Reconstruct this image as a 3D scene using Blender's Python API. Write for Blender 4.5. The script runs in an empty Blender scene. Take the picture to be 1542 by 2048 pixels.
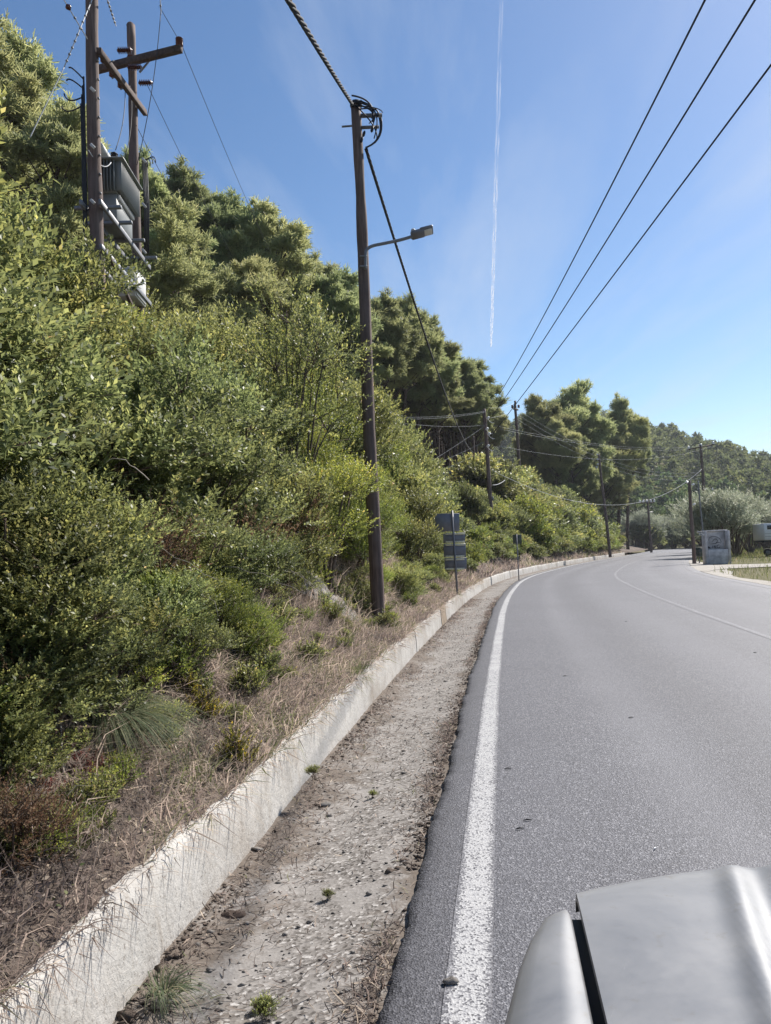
import bpy, math, random
import numpy as np
from mathutils import Vector
rng = np.random.default_rng(7); random.seed(7)
rad = math.radians
scene = bpy.context.scene
col = scene.collection

# ------------------------------------------------------------------ camera
CAM_H = 1.5; PITCH = rad(3.0); ROLL = rad(2.2); F = 1540.0
fwd = np.array([0, math.cos(PITCH), math.sin(PITCH)]); up0 = np.array([0, -math.sin(PITCH), math.cos(PITCH)]); r0 = np.array([1., 0, 0])
cright = r0*math.cos(ROLL) - up0*math.sin(ROLL); cup = up0*math.cos(ROLL) + r0*math.sin(ROLL)
EYE = np.array([0, 0, CAM_H])
from mathutils import Matrix
cam_d = bpy.data.cameras.new("camera"); cam = bpy.data.objects.new("camera", cam_d); col.objects.link(cam)
cam.matrix_world = Matrix(((cright[0], cup[0], -fwd[0], 0), (cright[1], cup[1], -fwd[1], 0), (cright[2], cup[2], -fwd[2], CAM_H), (0, 0, 0, 1)))
cam_d.sensor_fit = 'VERTICAL'; cam_d.sensor_height = 24.0; cam_d.lens = 24.0*F/2048.0
cam_d.clip_start = 0.05; cam_d.clip_end = 120000
scene.camera = cam
scene.render.resolution_x = 771; scene.render.resolution_y = 1024

# ------------------------------------------------------------------ sky, sun, exposure
SUN_AZ = rad(46.0); SUN_EL = rad(43.0)
world = bpy.data.worlds.new("World"); scene.world = world; world.use_nodes = True
wt = world.node_tree; wt.nodes.clear()
wo = wt.nodes.new('ShaderNodeOutputWorld'); bg = wt.nodes.new('ShaderNodeBackground')
sky = wt.nodes.new('ShaderNodeTexSky'); sky.sky_type = 'NISHITA'; sky.sun_disc = False
sky.sun_elevation = SUN_EL; sky.sun_rotation = SUN_AZ; sky.altitude = 50; sky.air_density = 1.0; sky.dust_density = 0.35; sky.ozone_density = 3.0
bg.inputs['Strength'].default_value = 0.049
def WN(t): return wt.nodes.new(t)
tc = WN('ShaderNodeTexCoord'); sep = WN('ShaderNodeSeparateXYZ'); wt.links.new(tc.outputs['Generated'], sep.inputs[0])
mx = WN('ShaderNodeMath'); mx.operation = 'MAXIMUM'; mx.inputs[1].default_value = 0.04; wt.links.new(sep.outputs['Z'], mx.inputs[0])
dv = WN('ShaderNodeVectorMath'); dv.operation = 'DIVIDE'; cmb = WN('ShaderNodeCombineXYZ')
for i in range(3): wt.links.new(mx.outputs[0], cmb.inputs[i])
wt.links.new(tc.outputs['Generated'], dv.inputs[0]); wt.links.new(cmb.outputs[0], dv.inputs[1])
mp = WN('ShaderNodeMapping'); mp.inputs['Scale'].default_value = (1.5, 0.30, 1)
wt.links.new(dv.outputs[0], mp.inputs['Vector'])
cn = WN('ShaderNodeTexNoise'); cn.inputs['Scale'].default_value = 1.15; cn.inputs['Detail'].default_value = 7; cn.inputs['Roughness'].default_value = 0.58; cn.inputs['Distortion'].default_value = 0.5
wt.links.new(mp.outputs[0], cn.inputs['Vector'])
cr = WN('ShaderNodeMapRange'); cr.inputs[1].default_value = 0.45; cr.inputs[2].default_value = 0.74; cr.inputs[3].default_value = 0.0; cr.inputs[4].default_value = 0.45
wt.links.new(cn.outputs['Fac'], cr.inputs[0])
mixc = WN('ShaderNodeMix'); mixc.data_type = 'RGBA'; mixc.inputs[7].default_value = (5.0, 5.7, 6.9, 1)
wt.links.new(cr.outputs[0], mixc.inputs[0]); hsv = WN('ShaderNodeHueSaturation'); hsv.inputs['Saturation'].default_value = 1.14; wt.links.new(sky.outputs[0], hsv.inputs['Color']); wt.links.new(hsv.outputs[0], mixc.inputs[6])
wt.links.new(mixc.outputs[2], bg.inputs['Color']); wt.links.new(bg.outputs[0], wo.inputs['Surface'])
sund = bpy.data.lights.new("sun", 'SUN'); sund.energy = 3.3; sund.angle = rad(0.53); sund.color = (1.0, 0.94, 0.86)
sun = bpy.data.objects.new("sun", sund); col.objects.link(sun)
S = Vector((math.sin(SUN_AZ)*math.cos(SUN_EL), math.cos(SUN_AZ)*math.cos(SUN_EL), math.sin(SUN_EL)))
sun.rotation_euler = S.to_track_quat('Z', 'Y').to_euler(); sun.location = (30, 30, 60)
vs = scene.view_settings; vs.view_transform = 'Standard'; vs.look = 'None'; vs.gamma = 1.0; vs.use_curve_mapping = False
vs.exposure = 1.42
scene.render.engine = 'CYCLES'
scene.cycles.max_bounces = 8; scene.cycles.transparent_max_bounces = 12

# ------------------------------------------------------------------ helpers
def ray(u, v): return fwd + cright*((u-771)/F) + cup*((1024-v)/F)
def at(u, v, Y): d = ray(u, v); return EYE + d*(Y/d[1])
def gnd(u, v, z=0.0): d = ray(u, v); return EYE + d*((z-CAM_H)/d[2])
def project(p):
    q = np.atleast_2d(np.asarray(p, float)) - EYE; y = q@fwd
    y = np.where(np.abs(y) < 1e-6, 1e-6, y)
    return 771+F*(q@cright)/y, 1024-F*(q@cup)/y, y

def unit(v): v = np.asarray(v, float); return v/(np.linalg.norm(v, axis=-1, keepdims=True)+1e-9)

class G:
    """collects vertices and faces (with one tint per face) of ONE mesh"""
    def __init__(s): s.V = []; s.F = {}; s.T = {}; s.n = 0
    def add(s, V, faces, tint=None):
        V = np.asarray(V, float).reshape(-1, 3)
        for F_ in (faces if isinstance(faces, list) else [faces]):
            F_ = np.asarray(F_, dtype=np.int64)
            if F_.size == 0: continue
            k = F_.shape[1]
            s.F.setdefault(k, []).append(F_ + s.n)
            t = np.full(len(F_), 0.5) if tint is None else (np.full(len(F_), tint) if np.isscalar(tint) else np.asarray(tint))
            s.T.setdefault(k, []).append(t)
        s.V.append(V); s.n += len(V); return s
    def arrays(s):
        V = np.concatenate(s.V); ks = sorted(s.F)
        return V, [np.concatenate(s.F[k]) for k in ks], [np.concatenate(s.T[k]) for k in ks]
    def mesh(s, name, mat, smooth=False, uv=None):
        V, Fs, Ts = s.arrays(); me = bpy.data.meshes.new(name)
        me.vertices.add(len(V)); me.vertices.foreach_set('co', V.astype(np.float32).ravel())
        loops = np.concatenate([f.ravel() for f in Fs]); tot = np.concatenate([np.full(len(f), f.shape[1]) for f in Fs])
        start = np.concatenate([[0], np.cumsum(tot)[:-1]])
        me.loops.add(len(loops)); me.loops.foreach_set('vertex_index', loops.astype(np.int32))
        me.polygons.add(len(tot)); me.polygons.foreach_set('loop_start', start.astype(np.int32)); me.polygons.foreach_set('loop_total', tot.astype(np.int32))
        if smooth: me.polygons.foreach_set('use_smooth', np.ones(len(tot), dtype=bool))
        me.update(calc_edges=True)
        a = me.attributes.new('tint', 'FLOAT', 'FACE'); a.data.foreach_set('value', np.concatenate(Ts).astype(np.float32))
        if uv is not None:
            ul = me.uv_layers.new(name='UVMap'); ul.data.foreach_set('uv', np.asarray(uv)[loops].astype(np.float32).ravel())
        me.materials.append(mat); return me

def link(name, me, parent=None, loc=None):
    o = bpy.data.objects.new(name, me); col.objects.link(o)
    if parent is not None: o.parent = parent
    if loc is not None: o.location = loc
    return o
def tag(o, label=None, cat=None, group=None, kind=None):
    if label: o['label'] = label
    if cat: o['category'] = cat
    if group: o['group'] = group
    if kind: o['kind'] = kind
    return o
def thing(name, label, cat, loc=(0, 0, 0), rz=0.0, group=None):
    o = bpy.data.objects.new(name, None); col.objects.link(o); o.empty_display_size = 0.2
    o.location = loc; o.rotation_euler = (0, 0, rz); return tag(o, label, cat, group)
def copy_tree(root):
    r = root.copy(); col.objects.link(r)
    for ch in root.children:
        c = ch.copy(); col.objects.link(c); c.parent = r
        for g in ch.children:
            d = g.copy(); col.objects.link(d); d.parent = c
    return r

BOXF = np.array([[0, 3, 2, 1], [4, 5, 6, 7], [0, 1, 5, 4], [1, 2, 6, 5], [2, 3, 7, 6], [3, 0, 4, 7]])
def box(g, c, size, ax=None, tint=0.5):
    """box, centre c, full size, axes rows ax"""
    h = np.array(size)/2.0
    P = np.array([[-1, -1, -1], [1, -1, -1], [1, 1, -1], [-1, 1, -1], [-1, -1, 1], [1, -1, 1], [1, 1, 1], [-1, 1, 1]])*h
    if ax is not None: P = P@np.array(ax)
    g.add(P+np.array(c), BOXF, tint)
def bbox(g, c, size, ax=None, b=0.01, tint=0.5):
    """bevelled box: 24 vertices"""
    h = np.array(size)/2.0; b = min(b, h.min()*0.6)
    V = []; idx = {}
    for sx in (-1, 1):
        for sy in (-1, 1):
            for sz in (-1, 1):
                sg = np.array([sx, sy, sz])
                for a in range(3):
                    p = sg*(h-b); p[a] = sg[a]*h[a]; idx[(sx, sy, sz, a)] = len(V); V.append(p)
    Q = []; T = []
    for a in range(3):
        o = [i for i in range(3) if i != a]
        for sa in (-1, 1):
            f = []
            for s1, s2 in ((-1, -1), (1, -1), (1, 1), (-1, 1)):
                k = [0, 0, 0]; k[a] = sa; k[o[0]] = s1; k[o[1]] = s2; f.append(idx[(*k, a)])
            n = np.cross(np.array(V[f[1]])-V[f[0]], np.array(V[f[2]])-V[f[0]])
            Q.append(f if n[a]*sa > 0 else f[::-1])
    for a in range(3):
        o = [i for i in range(3) if i != a]
        for s1 in (-1, 1):
            for s2 in (-1, 1):
                f = []
                for sa, w in ((-1, 0), (1, 0), (1, 1), (-1, 1)):
                    k = [0, 0, 0]; k[a] = sa; k[o[0]] = s1; k[o[1]] = s2; f.append(idx[(*k, o[w])])
                n = np.cross(np.array(V[f[1]])-V[f[0]], np.array(V[f[2]])-V[f[0]]); m = np.mean([V[i] for i in f], axis=0)
                Q.append(f if n@m > 0 else f[::-1])
    for sx in (-1, 1):
        for sy in (-1, 1):
            for sz in (-1, 1):
                f = [idx[(sx, sy, sz, a)] for a in range(3)]
                n = np.cross(np.array(V[f[1]])-V[f[0]], np.array(V[f[2]])-V[f[0]])
                T.append(f if n@np.array([sx, sy, sz]) > 0 else f[::-1])
    V = np.array(V)
    if ax is not None: V = V@np.array(ax)
    g.add(V+np.array(c), [np.array(Q), np.array(T)], tint)
def tube(g, path, r, n=8, cap=True, tint=0.5, jitter=0.0):
    P = np.asarray(path, float); m = len(P); R = np.full(m, r, float) if np.isscalar(r) else np.asarray(r, float)
    T = np.gradient(P, axis=0); T = unit(T)
    ref = np.array([0, 0, 1.]) if abs(T[0, 2]) < 0.9 else np.array([1., 0, 0])
    u = unit(np.cross(T[0], ref)); U = []
    for i in range(m):
        u = unit(u - T[i]*(u@T[i])); U.append(u)
    U = np.array(U); W = np.cross(T, U)
    a = np.arange(n)*2*math.pi/n
    rr = R[:, None]*(1+(rng.normal(0, jitter, (m, n)) if jitter else 0))
    V = P[:, None, :] + rr[..., None]*(np.cos(a)[None, :, None]*U[:, None, :] + np.sin(a)[None, :, None]*W[:, None, :])
    i = np.arange(m-1)[:, None]; j = np.arange(n)[None, :]; jn = (j+1) % n
    Fq = np.stack([i*n+j, i*n+jn, (i+1)*n+jn, (i+1)*n+j], -1).reshape(-1, 4)
    V = V.reshape(-1, 3); fs = [Fq]
    if cap:
        V = np.vstack([V, P[0], P[-1]]); c0 = m*n; c1 = c0+1; j = np.arange(n); jn = (j+1) % n
        fs.append(np.stack([jn, j, np.full(n, c0)], -1)); fs.append(np.stack([(m-1)*n+j, (m-1)*n+jn, np.full(n, c1)], -1))
    g.add(V, fs, tint)
def lathe(g, base, axis, prof, n=12, tint=0.5):
    """prof: list of (radius, height) along axis"""
    ax = unit(axis); P = np.array(base)+np.array([h for _, h in prof])[:, None]*ax
    ref = np.array([0, 0, 1.]) if abs(ax[2]) < 0.9 else np.array([1., 0, 0])
    u = unit(np.cross(ax, ref)); w = np.cross(ax, u); a = np.arange(n)*2*math.pi/n; m = len(prof)
    R = np.array([max(r, 1e-4) for r, _ in prof])
    V = P[:, None, :]+R[:, None, None]*(np.cos(a)[None, :, None]*u+np.sin(a)[None, :, None]*w)
    i = np.arange(m-1)[:, None]; j = np.arange(n)[None, :]; jn = (j+1) % n
    Fq = np.stack([i*n+j, i*n+jn, (i+1)*n+jn, (i+1)*n+j], -1).reshape(-1, 4)
    V = np.vstack([V.reshape(-1, 3), P[0], P[-1]]); j = np.arange(n); jn = (j+1) % n
    g.add(V, [Fq, np.stack([jn, j, np.full(n, m*n)], -1), np.stack([(m-1)*n+j, (m-1)*n+jn, np.full(n, m*n+1)], -1)], tint)
def grid_faces(m, n):
    i = np.arange(m-1)[:, None]; j = np.arange(n-1)[None, :]
    return np.stack([i*n+j, (i+1)*n+j, (i+1)*n+j+1, i*n+j+1], -1).reshape(-1, 4)

# smooth value noise for shapes
_perm = np.random.default_rng(3).random((64, 64))
def vnoise(x, y, sc=1.0):
    x = np.asarray(x, float)*sc+100.3; y = np.asarray(y, float)*sc+57.7
    xi = np.floor(x).astype(int); yi = np.floor(y).astype(int); fx = x-xi; fy = y-yi
    fx = fx*fx*(3-2*fx); fy = fy*fy*(3-2*fy)
    g = lambda a, b: _perm[a % 64, b % 64]
    return (g(xi, yi)*(1-fx)+g(xi+1, yi)*fx)*(1-fy)+(g(xi, yi+1)*(1-fx)+g(xi+1, yi+1)*fx)*fy
def fbm(x, y, sc=1.0, o=4):
    r = 0; a = 0.5
    for k in range(o): r = r+a*(vnoise(x+k*13.1, y-k*7.3, sc*2**k)-0.5)*2; a *= 0.5
    return r
def sstep(x, a, b): t = np.clip((np.asarray(x, float)-a)/(b-a), 0, 1); return t*t*(3-2*t)

# ------------------------------------------------------------------ materials
def mat(name):
    m = bpy.data.materials.new(name); m.use_nodes = True; nt = m.node_tree
    return m, nt, nt.nodes['Principled BSDF'], nt.nodes['Material Output']
def ND(nt, t, **kw):
    n = nt.nodes.new(t)
    for k, v in kw.items(): setattr(n, k, v)
    return n
def ramp(nt, stops):
    n = nt.nodes.new('ShaderNodeValToRGB'); e = n.color_ramp.elements
    while len(e) < len(stops): e.new(0.5)
    for i, (p, c) in enumerate(stops): e[i].position = p; e[i].color = (*c, 1)
    return n
def noise(nt, sc, detail=4, rough=0.55, vec=None, dist=0.0):
    n = nt.nodes.new('ShaderNodeTexNoise'); n.inputs['Scale'].default_value = sc; n.inputs['Detail'].default_value = detail
    n.inputs['Roughness'].default_value = rough; n.inputs['Distortion'].default_value = dist
    if vec is not None: nt.links.new(vec, n.inputs['Vector'])
    return n
def coord(nt, kind='Object', scale=None):
    t = nt.nodes.new('ShaderNodeTexCoord'); out = t.outputs[kind]
    if scale:
        m = nt.nodes.new('ShaderNodeMapping'); m.inputs['Scale'].default_value = scale; nt.links.new(out, m.inputs['Vector']); out = m.outputs[0]
    return out
def mixrgb(nt, fac, a, b, mode='MIX'):
    n = nt.nodes.new('ShaderNodeMix'); n.data_type = 'RGBA'; n.blend_type = mode
    for s, v in ((n.inputs[0], fac), (n.inputs[6], a), (n.inputs[7], b)):
        if isinstance(v, (tuple, list)): s.default_value = (*v, 1) if len(v) == 3 else v
        elif isinstance(v, (int, float)): s.default_value = v
        else: nt.links.new(v, s)
    return n.outputs[2]
def maprange(nt, v, a, b, c=0.0, d=1.0):
    n = nt.nodes.new('ShaderNodeMapRange'); nt.links.new(v, n.inputs[0])
    for i, x in enumerate((a, b, c, d)): n.inputs[i+1].default_value = x
    return n.outputs[0]
def bump(nt, bsdf, h, strength=0.3, dist=0.02, normal=None):
    n = nt.nodes.new('ShaderNodeBump'); n.inputs['Strength'].default_value = strength; n.inputs['Distance'].default_value = dist
    nt.links.new(h, n.inputs['Height'])
    if normal is not None: nt.links.new(normal, n.inputs['Normal'])
    nt.links.new(n.outputs[0], bsdf.inputs['Normal']); return n.outputs[0]

def leaf_mat(name, stops, transl=0.35, rough=0.4, spec=0.5, hue=0.014, val=0.35, tsat=0.95, gain=1.0):
    m, nt, b, out = mat(name)
    stops = [(p_, tuple(min(0.8, x*gain) for x in c_)) for p_, c_ in stops]
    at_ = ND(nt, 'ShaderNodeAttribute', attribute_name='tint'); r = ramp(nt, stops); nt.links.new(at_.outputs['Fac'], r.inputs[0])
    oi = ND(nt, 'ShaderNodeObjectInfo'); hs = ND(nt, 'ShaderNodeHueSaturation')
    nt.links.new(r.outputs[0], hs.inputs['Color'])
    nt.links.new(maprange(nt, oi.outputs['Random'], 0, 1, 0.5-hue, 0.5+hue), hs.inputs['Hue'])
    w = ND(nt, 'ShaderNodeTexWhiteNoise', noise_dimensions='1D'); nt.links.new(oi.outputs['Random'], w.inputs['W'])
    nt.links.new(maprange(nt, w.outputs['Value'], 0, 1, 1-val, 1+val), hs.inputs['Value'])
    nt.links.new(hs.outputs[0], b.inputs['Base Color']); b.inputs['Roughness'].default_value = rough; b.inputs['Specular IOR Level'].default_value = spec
    t = ND(nt, 'ShaderNodeBsdfTranslucent'); h2 = ND(nt, 'ShaderNodeHueSaturation'); nt.links.new(hs.outputs[0], h2.inputs['Color'])
    h2.inputs['Hue'].default_value = 0.475; h2.inputs['Saturation'].default_value = tsat; h2.inputs['Value'].default_value = 2.1
    nt.links.new(h2.outputs[0], t.inputs['Color'])
    ms = ND(nt, 'ShaderNodeMixShader'); ms.inputs[0].default_value = transl
    nt.links.new(b.outputs[0], ms.inputs[1]); nt.links.new(t.outputs[0], ms.inputs[2]); nt.links.new(ms.outputs[0], out.inputs['Surface'])
    return m
def plain(name, c, rough=0.6, metal=0.0, spec=0.5, var=0.12, sc=8.0, bmp=0.0, bsc=60.0):
    m, nt, b, out = mat(name); v = coord(nt)
    n = noise(nt, sc, 5, 0.6, v); r = ramp(nt, [(0.25, tuple(x*(1-var*2) for x in c)), (0.75, tuple(min(1, x*(1+var)) for x in c))]); nt.links.new(n.outputs['Fac'], r.inputs[0])
    nt.links.new(r.outputs[0], b.inputs['Base Color']); b.inputs['Roughness'].default_value = rough; b.inputs['Metallic'].default_value = metal; b.inputs['Specular IOR Level'].default_value = spec
    if bmp: bump(nt, b, noise(nt, bsc, 4, 0.6, v).outputs['Fac'], bmp, 0.01)
    return m

M = {}
LEAFG = [(0.0, (0.034, 0.046, 0.019)), (0.35, (0.070, 0.086, 0.028)), (0.7, (0.125, 0.138, 0.036)), (0.93, (0.20, 0.19, 0.05)), (1.0, (0.27, 0.19, 0.07))]
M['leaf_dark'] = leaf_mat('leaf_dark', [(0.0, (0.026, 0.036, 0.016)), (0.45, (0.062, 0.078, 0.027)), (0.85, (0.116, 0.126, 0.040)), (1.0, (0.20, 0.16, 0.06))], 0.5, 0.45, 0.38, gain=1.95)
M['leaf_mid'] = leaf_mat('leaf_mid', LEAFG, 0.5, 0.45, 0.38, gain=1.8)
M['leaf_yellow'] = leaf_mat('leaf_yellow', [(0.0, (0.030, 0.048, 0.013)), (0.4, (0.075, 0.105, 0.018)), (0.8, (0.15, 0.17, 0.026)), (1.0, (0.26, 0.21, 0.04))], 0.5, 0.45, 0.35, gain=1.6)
M['leaf_olive'] = leaf_mat('leaf_olive', [(0.0, (0.055, 0.070, 0.048)), (0.5, (0.105, 0.120, 0.083)), (1.0, (0.19, 0.19, 0.14))], 0.28, 0.5, 0.4, gain=1.9)
M['leaf_brown'] = leaf_mat('leaf_brown', [(0.0, (0.05, 0.032, 0.018)), (0.5, (0.13, 0.085, 0.045)), (1.0, (0.25, 0.18, 0.10))], 0.3, 0.7, 0.2)
M['leaf_red'] = leaf_mat('leaf_red', [(0.0, (0.06, 0.03, 0.02)), (0.5, (0.14, 0.05, 0.034)), (1.0, (0.20, 0.15, 0.07))], 0.4, 0.5, 0.3)
M['flower'] = leaf_mat('flower', [(0.0, (0.05, 0.07, 0.015)), (0.4, (0.16, 0.16, 0.02)), (1.0, (0.55, 0.40, 0.02))], 0.4, 0.6, 0.2, val=0.1)
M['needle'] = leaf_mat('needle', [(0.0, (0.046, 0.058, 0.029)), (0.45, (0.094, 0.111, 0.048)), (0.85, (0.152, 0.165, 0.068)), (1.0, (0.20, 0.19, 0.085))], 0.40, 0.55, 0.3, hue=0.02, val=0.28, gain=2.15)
M['needle_far'] = leaf_mat('needle_far', [(0.0, (0.026, 0.046, 0.020)), (0.5, (0.058, 0.090, 0.033)), (1.0, (0.112, 0.145, 0.050))], 0.36, 0.6, 0.25, hue=0.03, val=0.35, gain=1.12)
M['dry'] = leaf_mat('dry', [(0.0, (0.055, 0.047, 0.041)), (0.3, (0.15, 0.122, 0.105)), (0.55, (0.27, 0.222, 0.180)), (0.72, (0.43, 0.365, 0.28)), (0.78, (0.13, 0.14, 0.065)), (1.0, (0.07, 0.095, 0.035))], 0.3, 0.7, 0.2, val=0.0, hue=0, gain=1.22)
M['grass'] = leaf_mat('grass', [(0.0, (0.045, 0.065, 0.02)), (0.5, (0.10, 0.125, 0.035)), (0.8, (0.20, 0.19, 0.07)), (1.0, (0.36, 0.29, 0.16))], 0.35, 0.6, 0.25, val=0.0, hue=0)
M['tussock'] = leaf_mat('tussock', [(0.0, (0.06, 0.085, 0.05)), (0.6, (0.12, 0.15, 0.085)), (1.0, (0.34, 0.30, 0.19))], 0.35, 0.5, 0.3, val=0.0, hue=0)
M['bark'] = plain('bark', (0.085, 0.062, 0.05), 0.9, spec=0.2, var=0.3, sc=9, bmp=0.8, bsc=25)
M['twig'] = plain('twig', (0.14, 0.105, 0.08), 0.9, spec=0.2, var=0.3, sc=20)
M['dead_twig'] = plain('dead_twig', (0.42, 0.37, 0.31), 0.9, spec=0.2, var=0.25, sc=20)

def wood_pole():
    m, nt, b, out = mat('pole_wood'); v = coord(nt, 'Object', (1, 1, 0.06)); n = noise(nt, 28, 6, 0.65, v, 0.3)
    r = ramp(nt, [(0.25, (0.040, 0.028, 0.025)), (0.5, (0.115, 0.080, 0.068)), (0.75, (0.24, 0.17, 0.14))]); nt.links.new(n.outputs['Fac'], r.inputs[0])
    n2 = noise(nt, 1.6, 4, 0.6, coord(nt)); c = mixrgb(nt, maprange(nt, n2.outputs['Fac'], 0.35, 0.7, 0, 0.55), r.outputs[0], (0.16, 0.13, 0.125))
    nt.links.new(c, b.inputs['Base Color']); b.inputs['Roughness'].default_value = 0.82; b.inputs['Specular IOR Level'].default_value = 0.3
    bump(nt, b, n.outputs['Fac'], 0.9, 0.012); return m
M['pole'] = wood_pole()
M['arm_wood'] = plain('arm_wood', (0.095, 0.068, 0.058), 0.85, spec=0.3, var=0.3, sc=14, bmp=0.4)
M['steel'] = plain('galvanised_steel', (0.20, 0.205, 0.22), 0.55, 0.3, var=0.12, sc=12)
M['lamp_grey'] = plain('lamp_grey_paint', (0.17, 0.17, 0.19), 0.5, 0.2, var=0.08)
M['lens'] = plain('lamp_lens', (0.62, 0.60, 0.56), 0.25, 0, var=0.1)
M['black'] = plain('black_rubber', (0.012, 0.013, 0.018), 0.6, var=0.1)
M['insulator'] = plain('brown_porcelain', (0.085, 0.022, 0.016), 0.25, var=0.1)
M['insul_white'] = plain('white_porcelain', (0.75, 0.75, 0.75), 0.25, var=0.05)
M['tank'] = plain('transformer_paint', (0.20, 0.21, 0.205), 0.5, 0.1, var=0.1, sc=5)
M['white'] = plain('white_paint', (0.50, 0.50, 0.49), 0.5, var=0.08, sc=4)
M['wire'] = plain('aluminium_wire', (0.50, 0.51, 0.53), 0.7, 0.0, var=0.05)
M['wire_dark'] = plain('dark_cable', (0.015, 0.017, 0.024), 0.85, var=0.1)
M['sign_green'] = plain('sign_back_green', (0.06, 0.075, 0.055), 0.5, 0.2, var=0.12)
M['sign_back'] = plain('sign_back_grey', (0.19, 0.19, 0.215), 0.45, 0.3, var=0.12, sc=6)
M['tape'] = plain('faded_tape', (0.70, 0.66, 0.48), 0.6, var=0.2, sc=30)
M['bin'] = plain('green_bin_plastic', (0.018, 0.035, 0.03), 0.5, var=0.15)
M['glass'] = plain('dark_glass', (0.02, 0.025, 0.03), 0.08, var=0.05)
M['tyre'] = plain('tyre_rubber', (0.02, 0.02, 0.02), 0.8, var=0.1)
M['van_white'] = plain('van_white', (0.75, 0.75, 0.74), 0.45, var=0.05)
M['concrete'] = plain('weathered_concrete', (0.58, 0.55, 0.54), 0.9, spec=0.2, var=0.25, sc=3.0, bmp=0.3)
M['paint_black'] = plain('spray_black', (0.03, 0.03, 0.035), 0.7, var=0.2, sc=10)
M['paint_pale'] = plain('spray_pale', (0.55, 0.55, 0.56), 0.7, var=0.2, sc=10)

def asphalt():
    m, nt, b, out = mat('asphalt'); v = coord(nt); uv = coord(nt, 'UV')
    vo = ND(nt, 'ShaderNodeTexVoronoi'); vo.inputs['Scale'].default_value = 135; nt.links.new(v, vo.inputs['Vector'])
    spk = ND(nt, 'ShaderNodeSeparateColor'); nt.links.new(vo.outputs['Color'], spk.inputs[0])
    r = ramp(nt, [(0.0, (0.022, 0.022, 0.028)), (0.4, (0.070, 0.071, 0.083)), (0.8, (0.112, 0.113, 0.130)), (1.0, (0.30, 0.30, 0.32))]); nt.links.new(spk.outputs[0], r.inputs[0])
    n2 = noise(nt, 45, 5, 0.7, v); c = mixrgb(nt, 0.35, r.outputs[0], n2.outputs['Fac'], 'OVERLAY')
    # long wear bands along the lane (UV = station, distance across)
    su = ND(nt, 'ShaderNodeSeparateXYZ'); nt.links.new(uv, su.inputs[0])
    cm = ND(nt, 'ShaderNodeCombineXYZ'); ml = ND(nt, 'ShaderNodeMath', operation='MULTIPLY'); nt.links.new(su.outputs[0], ml.inputs[0]); ml.inputs[1].default_value = 0.035
    nt.links.new(ml.outputs[0], cm.inputs[0]); nt.links.new(su.outputs[1], cm.inputs[1])
    band = noise(nt, 1.5, 3, 0.5, cm.outputs[0]); c = mixrgb(nt, maprange(nt, band.outputs['Fac'], 0.3, 0.72, 0.0, 0.32), c, (0.108, 0.110, 0.128))
    for dc, wd_, am in ((-0.95, 0.22, 0.34), (-2.6, 0.35, 0.22), (-5.2, 0.35, 0.25), (-6.8, 0.3, 0.2)):   # polished wheel tracks
        sb_ = ND(nt, 'ShaderNodeMath', operation='SUBTRACT'); nt.links.new(su.outputs[1], sb_.inputs[0]); sb_.inputs[1].default_value = dc
        wb_ = ND(nt, 'ShaderNodeMath', operation='MULTIPLY_ADD'); nt.links.new(band.outputs['Fac'], wb_.inputs[0]); wb_.inputs[1].default_value = 0.5; nt.links.new(sb_.outputs[0], wb_.inputs[2])
        ab_ = ND(nt, 'ShaderNodeMath', operation='ABSOLUTE'); nt.links.new(wb_.outputs[0], ab_.inputs[0])
        c = mixrgb(nt, maprange(nt, ab_.outputs[0], 0.0, wd_*1.6, am, 0.0), c, (0.165, 0.166, 0.182))
    blot = noise(nt, 0.45, 4, 0.6, v); c = mixrgb(nt, maprange(nt, blot.outputs['Fac'], 0.35, 0.75, 0.0, 0.35), c, (0.062, 0.063, 0.073))
    dk = ND(nt, 'ShaderNodeMath', operation='ADD'); nt.links.new(su.outputs[1], dk.inputs[0]); dk.inputs[1].default_value = 1.9; dk2 = ND(nt, 'ShaderNodeMath', operation='ABSOLUTE'); nt.links.new(dk.outputs[0], dk2.inputs[0]); c = mixrgb(nt, maprange(nt, dk2.outputs[0], 0.0, 0.55, 0.28, 0.0), c, (0.05, 0.05, 0.058))
    # broken darker, coarser verge beside the line
    ed = ND(nt, 'ShaderNodeMath', operation='ADD'); nt.links.new(su.outputs[1], ed.inputs[0])
    nd = noise(nt, 3.5, 3, 0.6, v); nt.links.new(maprange(nt, nd.outputs['Fac'], 0, 1, -0.12, 0.12), ed.inputs[1])
    c = mixrgb(nt, maprange(nt, ed.outputs[0], 0.02, 0.22, 0.0, 0.8), c, mixrgb(nt, spk.outputs[1], (0.010, 0.010, 0.014), (0.095, 0.095, 0.108)))
    nt.links.new(c, b.inputs['Base Color']); b.inputs['Roughness'].default_value = 0.68; b.inputs['Specular IOR Level'].default_value = 0.35
    bump(nt, b, vo.outputs['Distance'], 0.55, 0.006); return m
M['asphalt'] = asphalt()
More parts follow.
